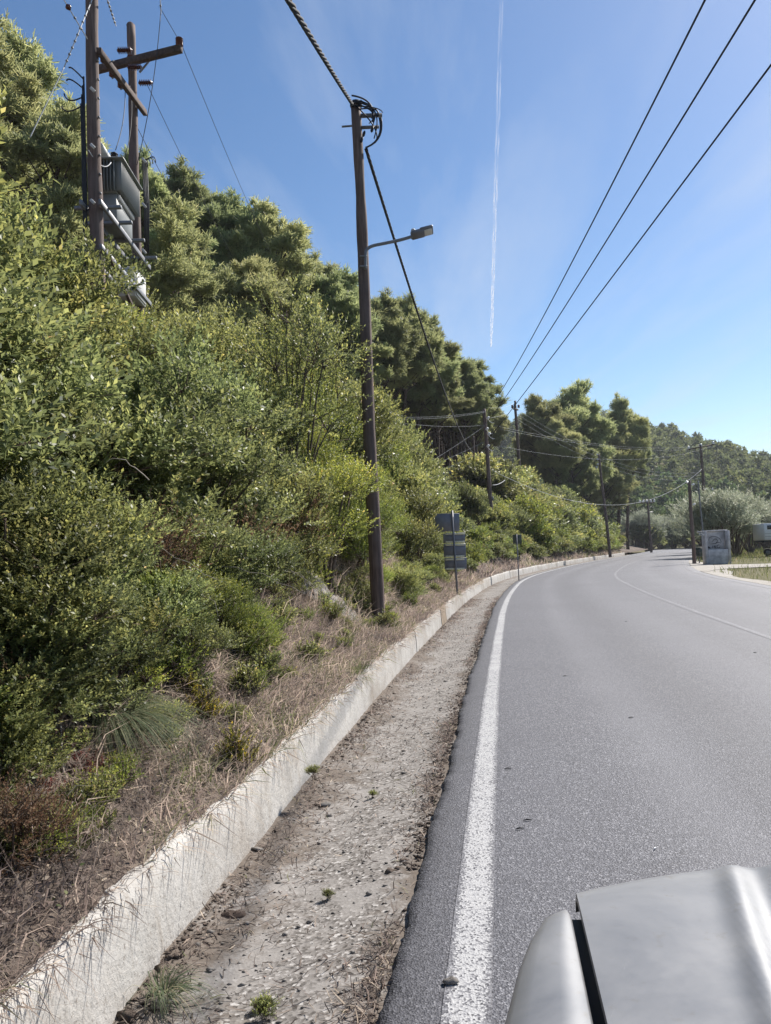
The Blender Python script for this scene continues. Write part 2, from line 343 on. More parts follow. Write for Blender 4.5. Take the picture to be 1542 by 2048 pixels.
def road_paint(name, wear, edge=0.075):
    m, nt, b, out = mat(name); v = coord(nt); uv = coord(nt, 'UV')
    vo = ND(nt, 'ShaderNodeTexVoronoi'); vo.inputs['Scale'].default_value = 120; nt.links.new(v, vo.inputs['Vector'])
    spk = ND(nt, 'ShaderNodeSeparateColor'); nt.links.new(vo.outputs['Color'], spk.inputs[0])
    n = noise(nt, 2.2, 5, 0.65, v)
    su = ND(nt, 'ShaderNodeSeparateXYZ'); nt.links.new(uv, su.inputs[0])
    ab = ND(nt, 'ShaderNodeMath', operation='ABSOLUTE'); nt.links.new(su.outputs[1], ab.inputs[0])
    ew = maprange(nt, ab.outputs[0], edge*0.62, edge*1.02, 0, 0.75)
    a = ND(nt, 'ShaderNodeMath', operation='ADD'); nt.links.new(maprange(nt, n.outputs['Fac'], 0.3, 0.75, wear-0.25, wear+0.3), a.inputs[0]); nt.links.new(ew, a.inputs[1])
    th = ND(nt, 'ShaderNodeMath', operation='LESS_THAN'); nt.links.new(spk.outputs[0], th.inputs[0]); nt.links.new(a.outputs[0], th.inputs[1])
    wcol = mixrgb(nt, spk.outputs[2], (0.29, 0.29, 0.30), (0.42, 0.42, 0.42))
    acol = mixrgb(nt, spk.outputs[1], (0.06, 0.06, 0.07), (0.22, 0.22, 0.235))
    nt.links.new(mixrgb(nt, th.outputs[0], wcol, acol), b.inputs['Base Color']); b.inputs['Roughness'].default_value = 0.7; b.inputs['Specular IOR Level'].default_value = 0.3
    bump(nt, b, vo.outputs['Distance'], 0.45, 0.005); return m
M['line_white'] = road_paint('worn_white_line', 0.24)
M['line_faint'] = road_paint('faded_centre_line', 1.0, 0.06)

def limewash():
    m, nt, b, out = mat('limewashed_concrete'); v = coord(nt)
    n = noise(nt, 2.2, 6, 0.7, v); r = ramp(nt, [(0.25, (0.30, 0.28, 0.255)), (0.5, (0.43, 0.415, 0.39)), (0.8, (0.50, 0.485, 0.465))]); nt.links.new(n.outputs['Fac'], r.inputs[0])
    sp = noise(nt, 55, 3, 0.7, v); c = mixrgb(nt, maprange(nt, sp.outputs['Fac'], 0.57, 0.70, 0, 0.7), r.outputs[0], (0.15, 0.125, 0.105))
    dr = noise(nt, 9, 5, 0.7, coord(nt, 'Object', (1, 1, 0.12)), 0.5); c = mixrgb(nt, maprange(nt, dr.outputs['Fac'], 0.56, 0.75, 0, 0.6), c, (0.24, 0.20, 0.16))
    nt.links.new(c, b.inputs['Base Color']); b.inputs['Roughness'].default_value = 0.92; b.inputs['Specular IOR Level'].default_value = 0.2
    st = noise(nt, 0.7, 5, 0.65, v, 0.5); c = mixrgb(nt, maprange(nt, st.outputs['Fac'], 0.48, 0.66, 0, 0.7), c, (0.25, 0.21, 0.17)); nt.links.new(c, b.inputs['Base Color'])
    bump(nt, b, noise(nt, 20, 7, 0.72, v).outputs['Fac'], 0.6, 0.018); return m
M['limewash'] = limewash()
def gutter_mat():
    m, nt, b, out = mat('gutter_concrete'); v = coord(nt); uv = coord(nt, 'UV'); su = ND(nt, 'ShaderNodeSeparateXYZ'); nt.links.new(uv, su.inputs[0])
    vo = ND(nt, 'ShaderNodeTexVoronoi'); vo.inputs['Scale'].default_value = 70; nt.links.new(v, vo.inputs['Vector'])
    spk = ND(nt, 'ShaderNodeSeparateColor'); nt.links.new(vo.outputs['Color'], spk.inputs[0])
    r = ramp(nt, [(0.0, (0.075, 0.067, 0.060)), (0.4, (0.18, 0.165, 0.152)), (0.85, (0.255, 0.238, 0.222)), (1.0, (0.46, 0.44, 0.42))]); nt.links.new(spk.outputs[0], r.inputs[0])
    sm = noise(nt, 2.6, 7, 0.75, v, 0.5); c = mixrgb(nt, maprange(nt, sm.outputs['Fac'], 0.47, 0.56, 0, 0.8), r.outputs[0], (0.275, 0.258, 0.242))
    n = noise(nt, 1.2, 7, 0.75, v, 0.8); n3 = noise(nt, 16, 7, 0.75, v)
    w1 = maprange(nt, su.outputs[1], 0.70, 1.25, 0.0, 0.30); w2 = maprange(nt, su.outputs[1], 0.52, 0.26, 0.0, 0.30)
    s1 = ND(nt, 'ShaderNodeMath', operation='ADD'); nt.links.new(w1, s1.inputs[0]); nt.links.new(w2, s1.inputs[1])
    s2 = ND(nt, 'ShaderNodeMath', operation='ADD'); nt.links.new(s1.outputs[0], s2.inputs[0]); nt.links.new(n.outputs['Fac'], s2.inputs[1])
    s3 = ND(nt, 'ShaderNodeMath', operation='MULTIPLY_ADD'); nt.links.new(n3.outputs['Fac'], s3.inputs[0]); s3.inputs[1].default_value = 0.55; nt.links.new(s2.outputs[0], s3.inputs[2])
    soil_ = mixrgb(nt, n3.outputs['Fac'], (0.045, 0.034, 0.026), (0.20, 0.165, 0.135))
    c = mixrgb(nt, maprange(nt, s3.outputs[0], 0.88, 1.06, 0, 0.85), c, soil_)
    nt.links.new(c, b.inputs['Base Color']); b.inputs['Roughness'].default_value = 0.95; b.inputs['Specular IOR Level'].default_value = 0.15
    h = mixrgb(nt, 0.65, vo.outputs['Distance'], n3.outputs['Fac']); bump(nt, b, h, 0.4, 0.010); return m
M['gutter'] = gutter_mat()
def soil():
    m, nt, b, out = mat('dry_soil'); v = coord(nt); n = noise(nt, 0.8, 7, 0.7, v, 0.4); n2 = noise(nt, 14, 6, 0.75, v)
    r = ramp(nt, [(0.3, (0.070, 0.057, 0.048)), (0.55, (0.155, 0.125, 0.105)), (0.75, (0.24, 0.20, 0.17))]); nt.links.new(n.outputs['Fac'], r.inputs[0])
    c = mixrgb(nt, 0.6, r.outputs[0], n2.outputs['Fac'], 'OVERLAY'); nt.links.new(c, b.inputs['Base Color']); b.inputs['Roughness'].default_value = 0.95; b.inputs['Specular IOR Level'].default_value = 0.1
    bump(nt, b, n2.outputs['Fac'], 1.0, 0.05); return m
M['soil'] = soil()
def ground_mat():
    m, nt, b, out = mat('field_ground'); v = coord(nt); n = noise(nt, 0.09, 7, 0.7, v, 0.4); n2 = noise(nt, 3, 6, 0.75, v)
    r = ramp(nt, [(0.3, (0.055, 0.062, 0.025)), (0.5, (0.11, 0.105, 0.05)), (0.7, (0.19, 0.165, 0.105))]); nt.links.new(n.outputs['Fac'], r.inputs[0])
    c = mixrgb(nt, 0.6, r.outputs[0], n2.outputs['Fac'], 'OVERLAY'); nt.links.new(c, b.inputs['Base Color']); b.inputs['Roughness'].default_value = 0.95; b.inputs['Specular IOR Level'].default_value = 0.1
    bump(nt, b, n2.outputs['Fac'], 0.8, 0.05); return m
M['ground'] = ground_mat()
def gravel_road():
    m, nt, b, out = mat('pale_gravel'); v = coord(nt); n = noise(nt, 1.3, 7, 0.75, v); n2 = noise(nt, 40, 4, 0.7, v)
    r = ramp(nt, [(0.3, (0.24, 0.215, 0.185)), (0.6, (0.36, 0.335, 0.30)), (0.8, (0.44, 0.42, 0.385))]); nt.links.new(n.outputs['Fac'], r.inputs[0])
    c = mixrgb(nt, 0.4, r.outputs[0], n2.outputs['Fac'], 'OVERLAY'); nt.links.new(c, b.inputs['Base Color']); b.inputs['Roughness'].default_value = 0.95
    bump(nt, b, n2.outputs['Fac'], 0.6, 0.02); return m
M['gravel'] = gravel_road()
def rock_mat():
    m, nt, b, out = mat('pale_rock'); v = coord(nt); n = noise(nt, 3.0, 8, 0.75, v, 0.6)
    r = ramp(nt, [(0.25, (0.14, 0.115, 0.095)), (0.5, (0.30, 0.275, 0.255)), (0.75, (0.44, 0.42, 0.40))]); nt.links.new(n.outputs['Fac'], r.inputs[0])
    nt.links.new(r.outputs[0], b.inputs['Base Color']); b.inputs['Roughness'].default_value = 0.95; b.inputs['Specular IOR Level'].default_value = 0.15
    bump(nt, b, noise(nt, 11, 8, 0.75, v, 0.4).outputs['Fac'], 1.0, 0.08); return m
M['rock'] = rock_mat()
M['pebble'] = plain('pebble', (0.21, 0.195, 0.18), 0.9, spec=0.2, var=0.35, sc=6)
def car_paint():
    m, nt, b, out = mat('aged_silver_paint'); v = coord(nt); n = noise(nt, 3.5, 6, 0.65, v, 0.4); n2 = noise(nt, 22, 5, 0.7, v)
    r = ramp(nt, [(0.3, (0.145, 0.150, 0.160)), (0.6, (0.205, 0.208, 0.216)), (0.8, (0.255, 0.256, 0.256))]); nt.links.new(n.outputs['Fac'], r.inputs[0])
    n4 = noise(nt, 6, 8, 0.8, coord(nt, 'Object', (1, 0.35, 1)), 1.2); c = mixrgb(nt, maprange(nt, n2.outputs['Fac'], 0.60, 0.75, 0, 0.5), r.outputs[0], (0.13, 0.115, 0.09)); c = mixrgb(nt, maprange(nt, n4.outputs['Fac'], 0.62, 0.70, 0, 0.45), c, (0.12, 0.12, 0.125)); c = mixrgb(nt, maprange(nt, n4.outputs['Fac'], 0.36, 0.28, 0, 0.5), c, (0.36, 0.35, 0.34)); nt.links.new(c, b.inputs['Base Color'])
    b.inputs['Metallic'].default_value = 0.35; nt.links.new(maprange(nt, n.outputs['Fac'], 0.3, 0.7, 0.44, 0.60), b.inputs['Roughness'])
    b.inputs['Coat Weight'].default_value = 0.15; b.inputs['Coat Roughness'].default_value = 0.3; return m
M['car'] = car_paint()

# ------------------------------------------------------------------ the road path (centre of the left edge line)
ctrl = [(-3.9, -24), (-2.0, -12), (-0.76, -3.8), (0.19, 2.5), (0.69, 5.83), (1.21, 9.25), (2.01, 14.2), (3.04, 20.3), (4.34, 27.0), (6.14, 35.0), (8.60, 43.2), (13.6, 57.0), (20.2, 73.2), (29.9, 95.5), (48.5, 140), (55, 160), (57, 185)]
C = np.array(ctrl, float)
def catmull(P, n=24):
    out = []
    Q = np.vstack([2*P[0]-P[1], P, 2*P[-1]-P[-2]])
    for i in range(1, len(Q)-2):
        p0, p1, p2, p3 = Q[i-1], Q[i], Q[i+1], Q[i+2]
        t = np.linspace(0, 1, n, endpoint=False)[:, None]
        out.append(0.5*((2*p1)+(-p0+p2)*t+(2*p0-5*p1+4*p2-p3)*t**2+(-p0+3*p1-3*p2+p3)*t**3))
    out.append(P[-1:]); return np.vstack(out)
PD = catmull(C); seg = np.linalg.norm(np.diff(PD, axis=0), axis=1); AS = np.concatenate([[0], np.cumsum(seg)])
S0 = np.interp(0.0, PD[:, 1], AS)            # station 0 = abreast of the camera
AS = AS - S0
ss = np.arange(AS[0], AS[-1], 0.5); PS = np.stack([np.interp(ss, AS, PD[:, 0]), np.interp(ss, AS, PD[:, 1])], 1)
k = np.ones(9)/9
TS = unit(np.gradient(PS, axis=0)); TS = unit(np.stack([np.convolve(np.pad(TS[:, i], 4, 'edge'), k, 'valid') for i in range(2)], 1))
def sd(s, d):
    """station, distance to the left of the edge line -> x, y"""
    s = np.asarray(s, float); d = np.asarray(d, float)
    x = np.interp(s, ss, PS[:, 0]); y = np.interp(s, ss, PS[:, 1]); tx = np.interp(s, ss, TS[:, 0]); ty = np.interp(s, ss, TS[:, 1])
    return x-ty*d, y+tx*d
def to_sd(x, y):
    x = np.atleast_1d(np.asarray(x, float)); y = np.atleast_1d(np.asarray(y, float)); sh = x.shape; x = x.ravel(); y = y.ravel()
    So = np.empty(len(x)); Do = np.empty(len(x))
    for a in range(0, len(x), 20000):
        dx = x[a:a+20000, None]-PS[None, :, 0]; dy = y[a:a+20000, None]-PS[None, :, 1]; i = np.argmin(dx*dx+dy*dy, 1); r = np.arange(len(i))
        ex, ey = dx[r, i], dy[r, i]; t = TS[i]
        So[a:a+20000] = ss[i]+ex*t[:, 0]+ey*t[:, 1]; Do[a:a+20000] = -ex*t[:, 1]+ey*t[:, 0]
    return So.reshape(sh), Do.reshape(sh)
WALL_D = 1.25; WALL_T = 0.16; WALL_TOP = 0.26; ROAD_W = 8.0
def bank(s, d):
    """height of the bank and hillside behind the wall"""
    w = np.maximum(np.asarray(d, float)-(WALL_D+WALL_T), 0)
    n = fbm(np.asarray(s)*1.0, w, 0.45, 4)
    z = 0.24 + 0.30*np.minimum(w, 0.5) + 0.92*np.clip(w-0.5, 0, 4.3) + 0.56*np.clip(w-4.8, 0, 22) + 0.30*np.clip(w-26.8, 0, 60)
    z = z + n*np.minimum(w, 1.5)*0.28
    fade = 1-0.72*sstep(s, 78, 125)
    return 0.24+(z-0.24)*fade
def far_hill(x, y):
    r = np.hypot(x, y); az = np.degrees(np.arctan2(x, y))
    hm = np.interp(az, [-60, -20, 6, 12, 18, 22, 27, 34, 45, 80], [20, 42, 54, 57, 53, 41, 27, 18, 10, 8])
    return sstep(r, 165, 400)*hm*(1+0.10*fbm(x, y, 0.012, 3)) + fbm(x, y, 0.03, 3)*2.0*sstep(r, 150, 220) + sstep(r, 420, 900)*8
def terrain(x, y):
    s, d = to_sd(x, y)
    left = np.where((d > WALL_D) & (s < ss[-1]), bank(s, d)*(1-sstep(np.asarray(y), 150, 210)*0.9), 0.0)
    right = -0.03+0*left
    z = np.where(d > WALL_D, left, right)
    f = far_hill(np.asarray(x), np.asarray(y))
    return np.maximum(z, 0)*1.0 + np.where(z < 0, z, 0) + np.where(f > 0, f, 0)*np.where(d > 1, 1-sstep(z, 2, 8), 1.0)
def hit(u, v, t0=1.0):
    d = ray(u, v); t = np.arange(t0, 140, 0.02); p = EYE+d*t[:, None]; z = terrain(p[:, 0], p[:, 1]); i = np.argmax(p[:, 2] < z+0.02); return p[i]
def tz(x, y): return float(terrain(np.array([x]), np.array([y]))[0])

# ------------------------------------------------------------------ ground sheets
def sheet(name, s_arr, d_arr, zfun, m, smooth=True, kind='structure'):
    Sg, Dg = np.meshgrid(s_arr, d_arr, indexing='ij'); x, y = sd(Sg, Dg); z = zfun(Sg, Dg, x, y)
    g = G(); g.add(np.stack([x, y, z], -1).reshape(-1, 3), grid_faces(len(s_arr), len(d_arr)))
    o = link(name, g.mesh(name, m, smooth, uv=np.stack([Sg, Dg], -1).reshape(-1, 2))); tag(o, kind=kind); return o
s_road = np.arange(-15, 180, 0.25)
d_road = np.concatenate([[-ROAD_W-0.15, -ROAD_W], np.linspace(-7, 0.1, 12), [0.17, 0.21, 0.25, 0.28]])
def road_z(Sg, Dg, x, y):
    z = np.zeros_like(Sg); z = np.where(Dg > 0.26, -0.12, z); z = np.where(Dg < -ROAD_W-0.1, -0.08, z); return z
# ragged asphalt edge
def road_sheet():
    s_arr = np.concatenate([np.arange(-15, 16, 0.03), np.arange(16, 180, 0.5)])
    Sg, Dg = np.meshgrid(s_arr, d_road, indexing='ij'); Dg = Dg.copy()
    rag = 0.03*fbm(s_arr, s_arr*0, 0.9, 4)+0.028*fbm(s_arr, s_arr*0+9, 9, 3)+0.012*fbm(s_arr, s_arr*0+3, 26, 2)+0.02
    for j in (-4, -3, -2, -1): Dg[:, j] += rag*(0.4 if j == -4 else 1.0)
    x, y = sd(Sg, Dg); z = np.zeros_like(Sg); z[:, -1] = -0.14; z[:, 0] = -0.09; z[:, -2] = -0.008+0.006*fbm(s_arr, s_arr*0, 9, 2)
    g = G(); g.add(np.stack([x, y, z], -1).reshape(-1, 3), grid_faces(len(s_arr), len(d_road)))
    tag(link('road', g.mesh('road', M['asphalt'], True, uv=np.stack([Sg, Dg], -1).reshape(-1, 2))), kind='structure')
road_sheet()
def line_sheet(name, d0, hw, m, s0, s1, label=None):
    s_arr = np.arange(s0, s1, 0.4); Sg, Dg = np.meshgrid(s_arr, np.linspace(-hw, hw, 5), indexing='ij')
    x, y = sd(Sg, Dg+d0+0.012*fbm(Sg, Sg*0, 0.5, 2)); g = G(); g.add(np.stack([x, y, np.full_like(x, 0.004)], -1).reshape(-1, 3), grid_faces(len(s_arr), 5))
    return tag(link(name, g.mesh(name, m, True, uv=np.stack([Sg, Dg], -1).reshape(-1, 2))), kind='structure')
line_sheet('edge_line', 0.0, 0.08, M['line_white'], -14, 150)
line_sheet('centre_line', -4.05, 0.06, M['line_faint'], -14, 150)
line_sheet('edge_line', -ROAD_W+0.35, 0.07, M['line_faint'], -14, 150)
# gutter
s_g = np.concatenate([np.arange(-8, 14, 0.04), np.arange(14, 50, 0.2), np.arange(50, 112, 0.8)])
d_g = np.linspace(0.10, 1.30, 31)
def gut_z(Sg, Dg, x, y):
    base = -0.035-0.075*sstep(Dg, 0.25, 0.95)+0.02*sstep(Dg, 1.05, 1.27)
    return base+0.012*fbm(Sg, Dg, 2.2, 4)+0.006*fbm(Sg, Dg, 14, 3)
sheet('gutter', s_g, d_g, gut_z, M['gutter'])
# bank and hillside
s_b = np.concatenate([np.arange(-14, 30, 0.25), np.arange(30, 175, 1.0)])
d_b = np.concatenate([[WALL_D+0.035, WALL_D+0.06, WALL_D+0.085], np.linspace(WALL_D+0.13, 5, 30), np.linspace(5.4, 12, 14), np.linspace(13, 90, 40)])
def bank_z(Sg, Dg, x, y):
    z = terrain(x, y)
    return z+0.05*fbm(x, y, 1.8, 3)*sstep(Dg, 1.5, 2.2)
def bank_z_safe(Sg, Dg, x, y):
    z = bank(Sg, Dg)*(1-sstep(y, 150, 210)*0.9)+np.maximum(far_hill(x, y), 0)*(1-sstep(bank(Sg, Dg), 2, 8))
    lip = 0.045*sstep(Dg, WALL_D+0.03, WALL_D+0.12)-0.08*(1-sstep(Dg, WALL_D+0.03, WALL_D+0.10))+0.03*fbm(x, y, 6, 3)*(Dg < 1.6)
    return z+lip+0.06*fbm(x, y, 1.8, 3)*sstep(Dg, 1.5, 2.2)
sheet('bank', s_b, d_b, bank_z_safe, M['soil'])
# wide ground to the horizon
def ground():
    a = np.sinh(np.linspace(-1, 1, 181)*5.2); a = a/a[-1]*9000
    X, Y = np.meshgrid(a, a, indexing='ij'); z = terrain(X, Y); s, d = to_sd(X, Y)
    inside = (d > -ROAD_W-1.0) & (s > -20) & (s < 176) & (d < 88)
    z = np.where(inside, np.where(d > 1.2, np.minimum(z-1.2, -0.4), -0.45), z)
    r = np.hypot(X, Y); z = np.where(r > 3000, np.minimum(z, 50*(1-sstep(r, 3000, 7000))), z)
    g = G(); g.add(np.stack([X, Y, z], -1).reshape(-1, 3), grid_faces(181, 181)); tag(link('ground', g.mesh('ground', M['ground'], True)), kind='structure')
ground()
# roadside strip on the right (fine, flush with the road edge)
def verge_z(Sg, Dg, x, y): return -0.025-0.01*fbm(x, y, 0.8, 3)+np.maximum(far_hill(x, y), 0)
sheet('verge', np.concatenate([np.arange(-15, 90, 0.7), np.arange(90, 176, 2.0)]), np.linspace(-ROAD_W+0.02, -60, 60), verge_z, M['ground'])
# gravel drive that joins the road before the shelter
DYA = lambda x: np.interp(x, [15.0, 16.2, 17.6, 19.8, 30, 70], [36.5, 38.4, 39.6, 39.9, 42, 50])
DYB = lambda x: np.interp(x, [16.5, 18.5, 20.4, 21.7, 30, 70], [49, 46.5, 45.6, 44.6, 46.5, 55])
def drive():
    x = np.concatenate([np.arange(15.2, 24, 0.3), np.arange(24, 70, 1.5)]); t = np.linspace(0, 1, 14); X, T = np.meshgrid(x, t, indexing='ij')
    wob = 0.25*fbm(X, T*0, 0.8, 3); Y = DYA(X)*(1-T)+DYB(X)*T+wob; s_, d_ = to_sd(X, Y); z = np.where(d_ > -ROAD_W+0.05, -0.035, 0.005)+0.006*fbm(X, Y, 0.6, 2)
    g = G(); g.add(np.stack([X, Y, z], -1).reshape(-1, 3), grid_faces(len(x), 14)); tag(link('side_road', g.mesh('side_road', M['gravel'], True)), kind='structure')
drive()
# gravelly shoulder between asphalt and grass on the right
def shoulder():
    s_arr = np.arange(10, 120, 0.5); Sg, T = np.meshgrid(s_arr, np.linspace(0, 1, 6), indexing='ij')
    w = 0.6+0.5*fbm(s_arr, s_arr*0, 0.3, 3)+0.9*sstep(s_arr, 34, 40)*(1-sstep(s_arr, 52, 60)); Dg = -ROAD_W-0.05-T*w[:, None]
    x, y = sd(Sg, Dg); z = -0.004-0.012*T
    g = G(); g.add(np.stack([x, y, z], -1).reshape(-1, 3), grid_faces(len(s_arr), 6)[:, ::-1]); tag(link('shoulder', g.mesh('shoulder', M['gravel'], True)), kind='structure')
shoulder()

# ------------------------------------------------------------------ low wall along the gutter
def low_wall():
    root = thing('roadside_wall', 'low whitewashed concrete wall holding back the bank along the gutter', 'wall', (*sd(0, WALL_D), 0))
    bx, by = sd(0, WALL_D)
    joints = [-12, -6, -1.5, 3.0, 7.6, 12.2, 16.4, 17.5, 22.5, 28, 34, 41, 49, 58, 68, 80, 93, 108]
    for i in range(len(joints)-1):
        a, b = joints[i]+0.005, joints[i+1]-0.005; stain = (joints[i] == 16.4)
        n = max(8, int((b-a)/(0.06 if b < 18 else 0.25))); s_arr = np.linspace(a, b, n)
        prof = [(0.0, -0.25), (0.0, -0.06), (0.012, 0.08), (0.022, 0.2), (0.032, WALL_TOP-0.02), (0.055, WALL_TOP), (0.11, WALL_TOP+0.004), (WALL_T, WALL_TOP-0.01), (WALL_T+0.01, 0.0)]
        pd = np.array([p[0] for p in prof]); pz = np.array([p[1] for p in prof])
        Sg, Dg = np.meshgrid(s_arr, pd, indexing='ij'); Zg = np.repeat(pz[None, :], n, 0)
        e = fbm(Sg, Zg*3, 1.4, 4)*0.02+fbm(Sg, Zg*4, 9, 3)*0.012+(0.012*math.sin(i*5.1))
        tz_ = (fbm(s_arr, s_arr*0+i, 1.1, 4)*0.03+fbm(s_arr, s_arr*0, 7, 2)*0.015)[:, None]*(Zg > 0.15)
        x, y = sd(Sg, Dg+WALL_D+e); g = G()
        V = np.stack([x-bx, y-by, Zg+tz_], -1).reshape(-1, 3); g.add(V, grid_faces(n, len(prof)))
        m_ = len(prof); g.add(V[[j for j in range(m_)]], np.array([[j for j in range(m_)][::-1]])); g.add(V[-m_:], np.array([[j for j in range(m_)]]))
        o = link('wall_section', g.mesh('wall_section', M['limewash'] if not stain else M['wall_stained'], True), root)
        if stain: o['label'] = 'brown stained section of the low wall'
M['wall_stained'] = plain('stained_concrete', (0.30, 0.24, 0.18), 0.95, spec=0.2, var=0.3, sc=3, bmp=0.5, bsc=30)
low_wall()

# ------------------------------------------------------------------ foliage generators
def leafs(base, dirv, nrm, L, W):
    """rhombic folded leaves; arrays (n,3)"""
    side = unit(np.cross(dirv, nrm)); L = np.asarray(L)[:, None]; W = np.asarray(W)[:, None]
    mid = base+dirv*L*0.45+nrm*L*0.06
    V = np.stack([base, mid-side*W*0.5, base+dirv*L-nrm*L*0.05, mid+side*W*0.5], 1)
    n = len(base); F_ = np.arange(n*4).reshape(n, 4); return V.reshape(-1, 3), F_
def rand_dir(n, r=rng): v = r.normal(size=(n, 3)); return unit(v)
def sprigs(g, P, D, nl, L, W, ln, r, tmean, tsd):
    """sprigs at P growing along D: nl leaves each"""
    n = len(P); up = np.array([0, 0, 1.])
    sd_ = unit(np.cross(D, rand_dir(n, r))); sd2 = np.cross(D, sd_)
    t = (np.arange(nl)+0.5)/nl; ang = np.arange(nl)*2.4+r.uniform(0, 6.28, (n, 1))
    ca = np.cos(ang)[..., None]; sa = np.sin(ang)[..., None]
    lat = ca*sd_[:, None, :]+sa*sd2[:, None, :]
    base = P[:, None, :]+D[:, None, :]*(t[None, :, None]*np.asarray(ln)[:, None, None])
    ld = unit(lat*(0.85-0.35*t)[None, :, None]+D[:, None, :]*(0.45+0.6*t)[None, :, None]+r.normal(0, 0.22, (n, nl, 3)))
    nr = unit(D[:, None, :]*1.0-ld*np.sum(D[:, None, :]*ld, -1, keepdims=True)+up*0.5+r.normal(0, 0.3, (n, nl, 3)))
    nr = unit(nr-ld*np.sum(nr*ld, -1, keepdims=True))
    m = n*nl; LL = L*r.uniform(0.6, 1.2, m); V, F_ = leafs(base.reshape(m, 3), ld.reshape(m, 3), nr.reshape(m, 3), LL, LL*W/L*r.uniform(0.8, 1.2, m))
    tint = np.clip(np.repeat(tmean, nl)+r.normal(0, tsd, m), 0, 1); g.add(V, F_, tint)
    # stem sliver
    a = P; b = P+D*np.asarray(ln)[:, None]; w = sd_*0.004
    V = np.stack([a-w, a+w, b], 1).reshape(-1, 3); g.add(V, np.arange(n*3).reshape(n, 3), np.full(n, 0.15))
def make_shrub(seed, R, Hh, nspr, nl, L, W, leafm, upward=0.5, ln=0.28, nlobes=10, core=0.55, tsd=0.14, straggle=0.08, low=0.0):
    """crown mesh + stem mesh of one shrub, base at origin"""
    r = np.random.default_rng(seed)
    lob = []
    nlobes = int(nlobes*1.5)
    for i in range(nlobes):
        a = r.uniform(0, 6.28); q = r.uniform(0.1, 0.80)*R; z = r.uniform(low+0.10, 0.82)*Hh
        q *= (1-0.55*max(0, z/Hh-0.45)); lob.append((q*math.cos(a), q*math.sin(a), z, r.uniform(0.22, 0.46)*R))
    lob.append((0, 0, 0.45*Hh, 0.5*R)); lob = np.array(lob)
    lt = r.uniform(-0.14, 0.16, len(lob))
    pick = r.choice(len(lob), nspr*2, p=lob[:, 3]**2/np.sum(lob[:, 3]**2)); dr = rand_dir(nspr*2, r); dr[:, 2] = np.abs(dr[:, 2])*0.9+dr[:, 2]*0.4; dr = unit(dr)
    rr = lob[pick, 3]*(r.uniform(core, 1.0, nspr*2)**0.7); P = lob[pick, :3]+dr*rr[:, None]*np.array([1, 1, 0.92])
    ok = (P[:, 2] > 0.03)
    # thin out points deep in other lobes
    dep = np.min(np.linalg.norm(P[:, None, :]-lob[None, :, :3], axis=2)/lob[None, :, 3], axis=1); ok &= (dep > 0.42) | (r.random(len(P)) < 0.25)
    P = P[ok][:nspr]; dr = dr[ok][:nspr]; pk = pick[ok][:nspr]; n = len(P)
    nst = int(n*straggle); ext = np.zeros(n); ext[:nst] = r.uniform(0.1, 0.5, nst); P = P+dr*ext[:, None]*ln*1.3
    D = unit(dr*0.75+np.array([0, 0, upward])+r.normal(0, 0.28, (n, 3)))
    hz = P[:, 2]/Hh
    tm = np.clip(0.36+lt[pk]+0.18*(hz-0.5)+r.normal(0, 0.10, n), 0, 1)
    g = G(); sprigs(g, P, D, nl, L, W, ln*r.uniform(0.7, 1.35, n), r, tm, tsd)
    cm = g.mesh('crown', leafm)
    gs = G(); m = min(16, len(lob))
    for i in range(m):
        e = lob[i, :3]*np.array([1, 1, 1.05]); b = np.array([r.normal(0, 0.08), r.normal(0, 0.08), -0.15]); t = np.linspace(0, 1, 6)[:, None]
        p = b+(e-b)*t+np.array([0, 0, 0.25])*(t*(1-t))+r.normal(0, 0.03, (6, 3))*t; tube(gs, p, np.linspace(0.03, 0.010, 6)*R, 5)
    # visible side twigs
    for i in range(0, n, max(1, n//90)):
        b = lob[pk[i], :3]; e = P[i]+D[i]*ln*0.9; t = np.linspace(0, 1, 4)[:, None]; tube(gs, b+(e-b)*t+r.normal(0, 0.015, (4, 3)), np.linspace(0.008, 0.0025, 4), 4, cap=False)
    sm = gs.mesh('stem', M['twig'], True)
    return cm, sm, n
def tufts(g, P, D, L, W, nb, r, tmean, tsd, spread=0.75):
    """needle tufts: nb narrow triangles fanning out of each point"""
    n = len(P); d = unit(D[:, None, :]+r.normal(0, spread, (n, nb, 3))); w = unit(np.cross(d, rand_dir(n*nb, r).reshape(n, nb, 3)))
    l = (L*r.uniform(0.6, 1.3, (n, nb, 1))); a = P[:, None, :]-d*l*0.2; tip = P[:, None, :]+d*l
    V = np.stack([a-w*W*0.5, a+w*W*0.5, tip+w*W*0.28, tip-w*W*0.28], 2).reshape(-1, 3); m = n*nb
    g.add(V, np.arange(m*4).reshape(m, 4), np.clip(np.repeat(tmean, nb)+r.normal(0, tsd, m), 0, 1))
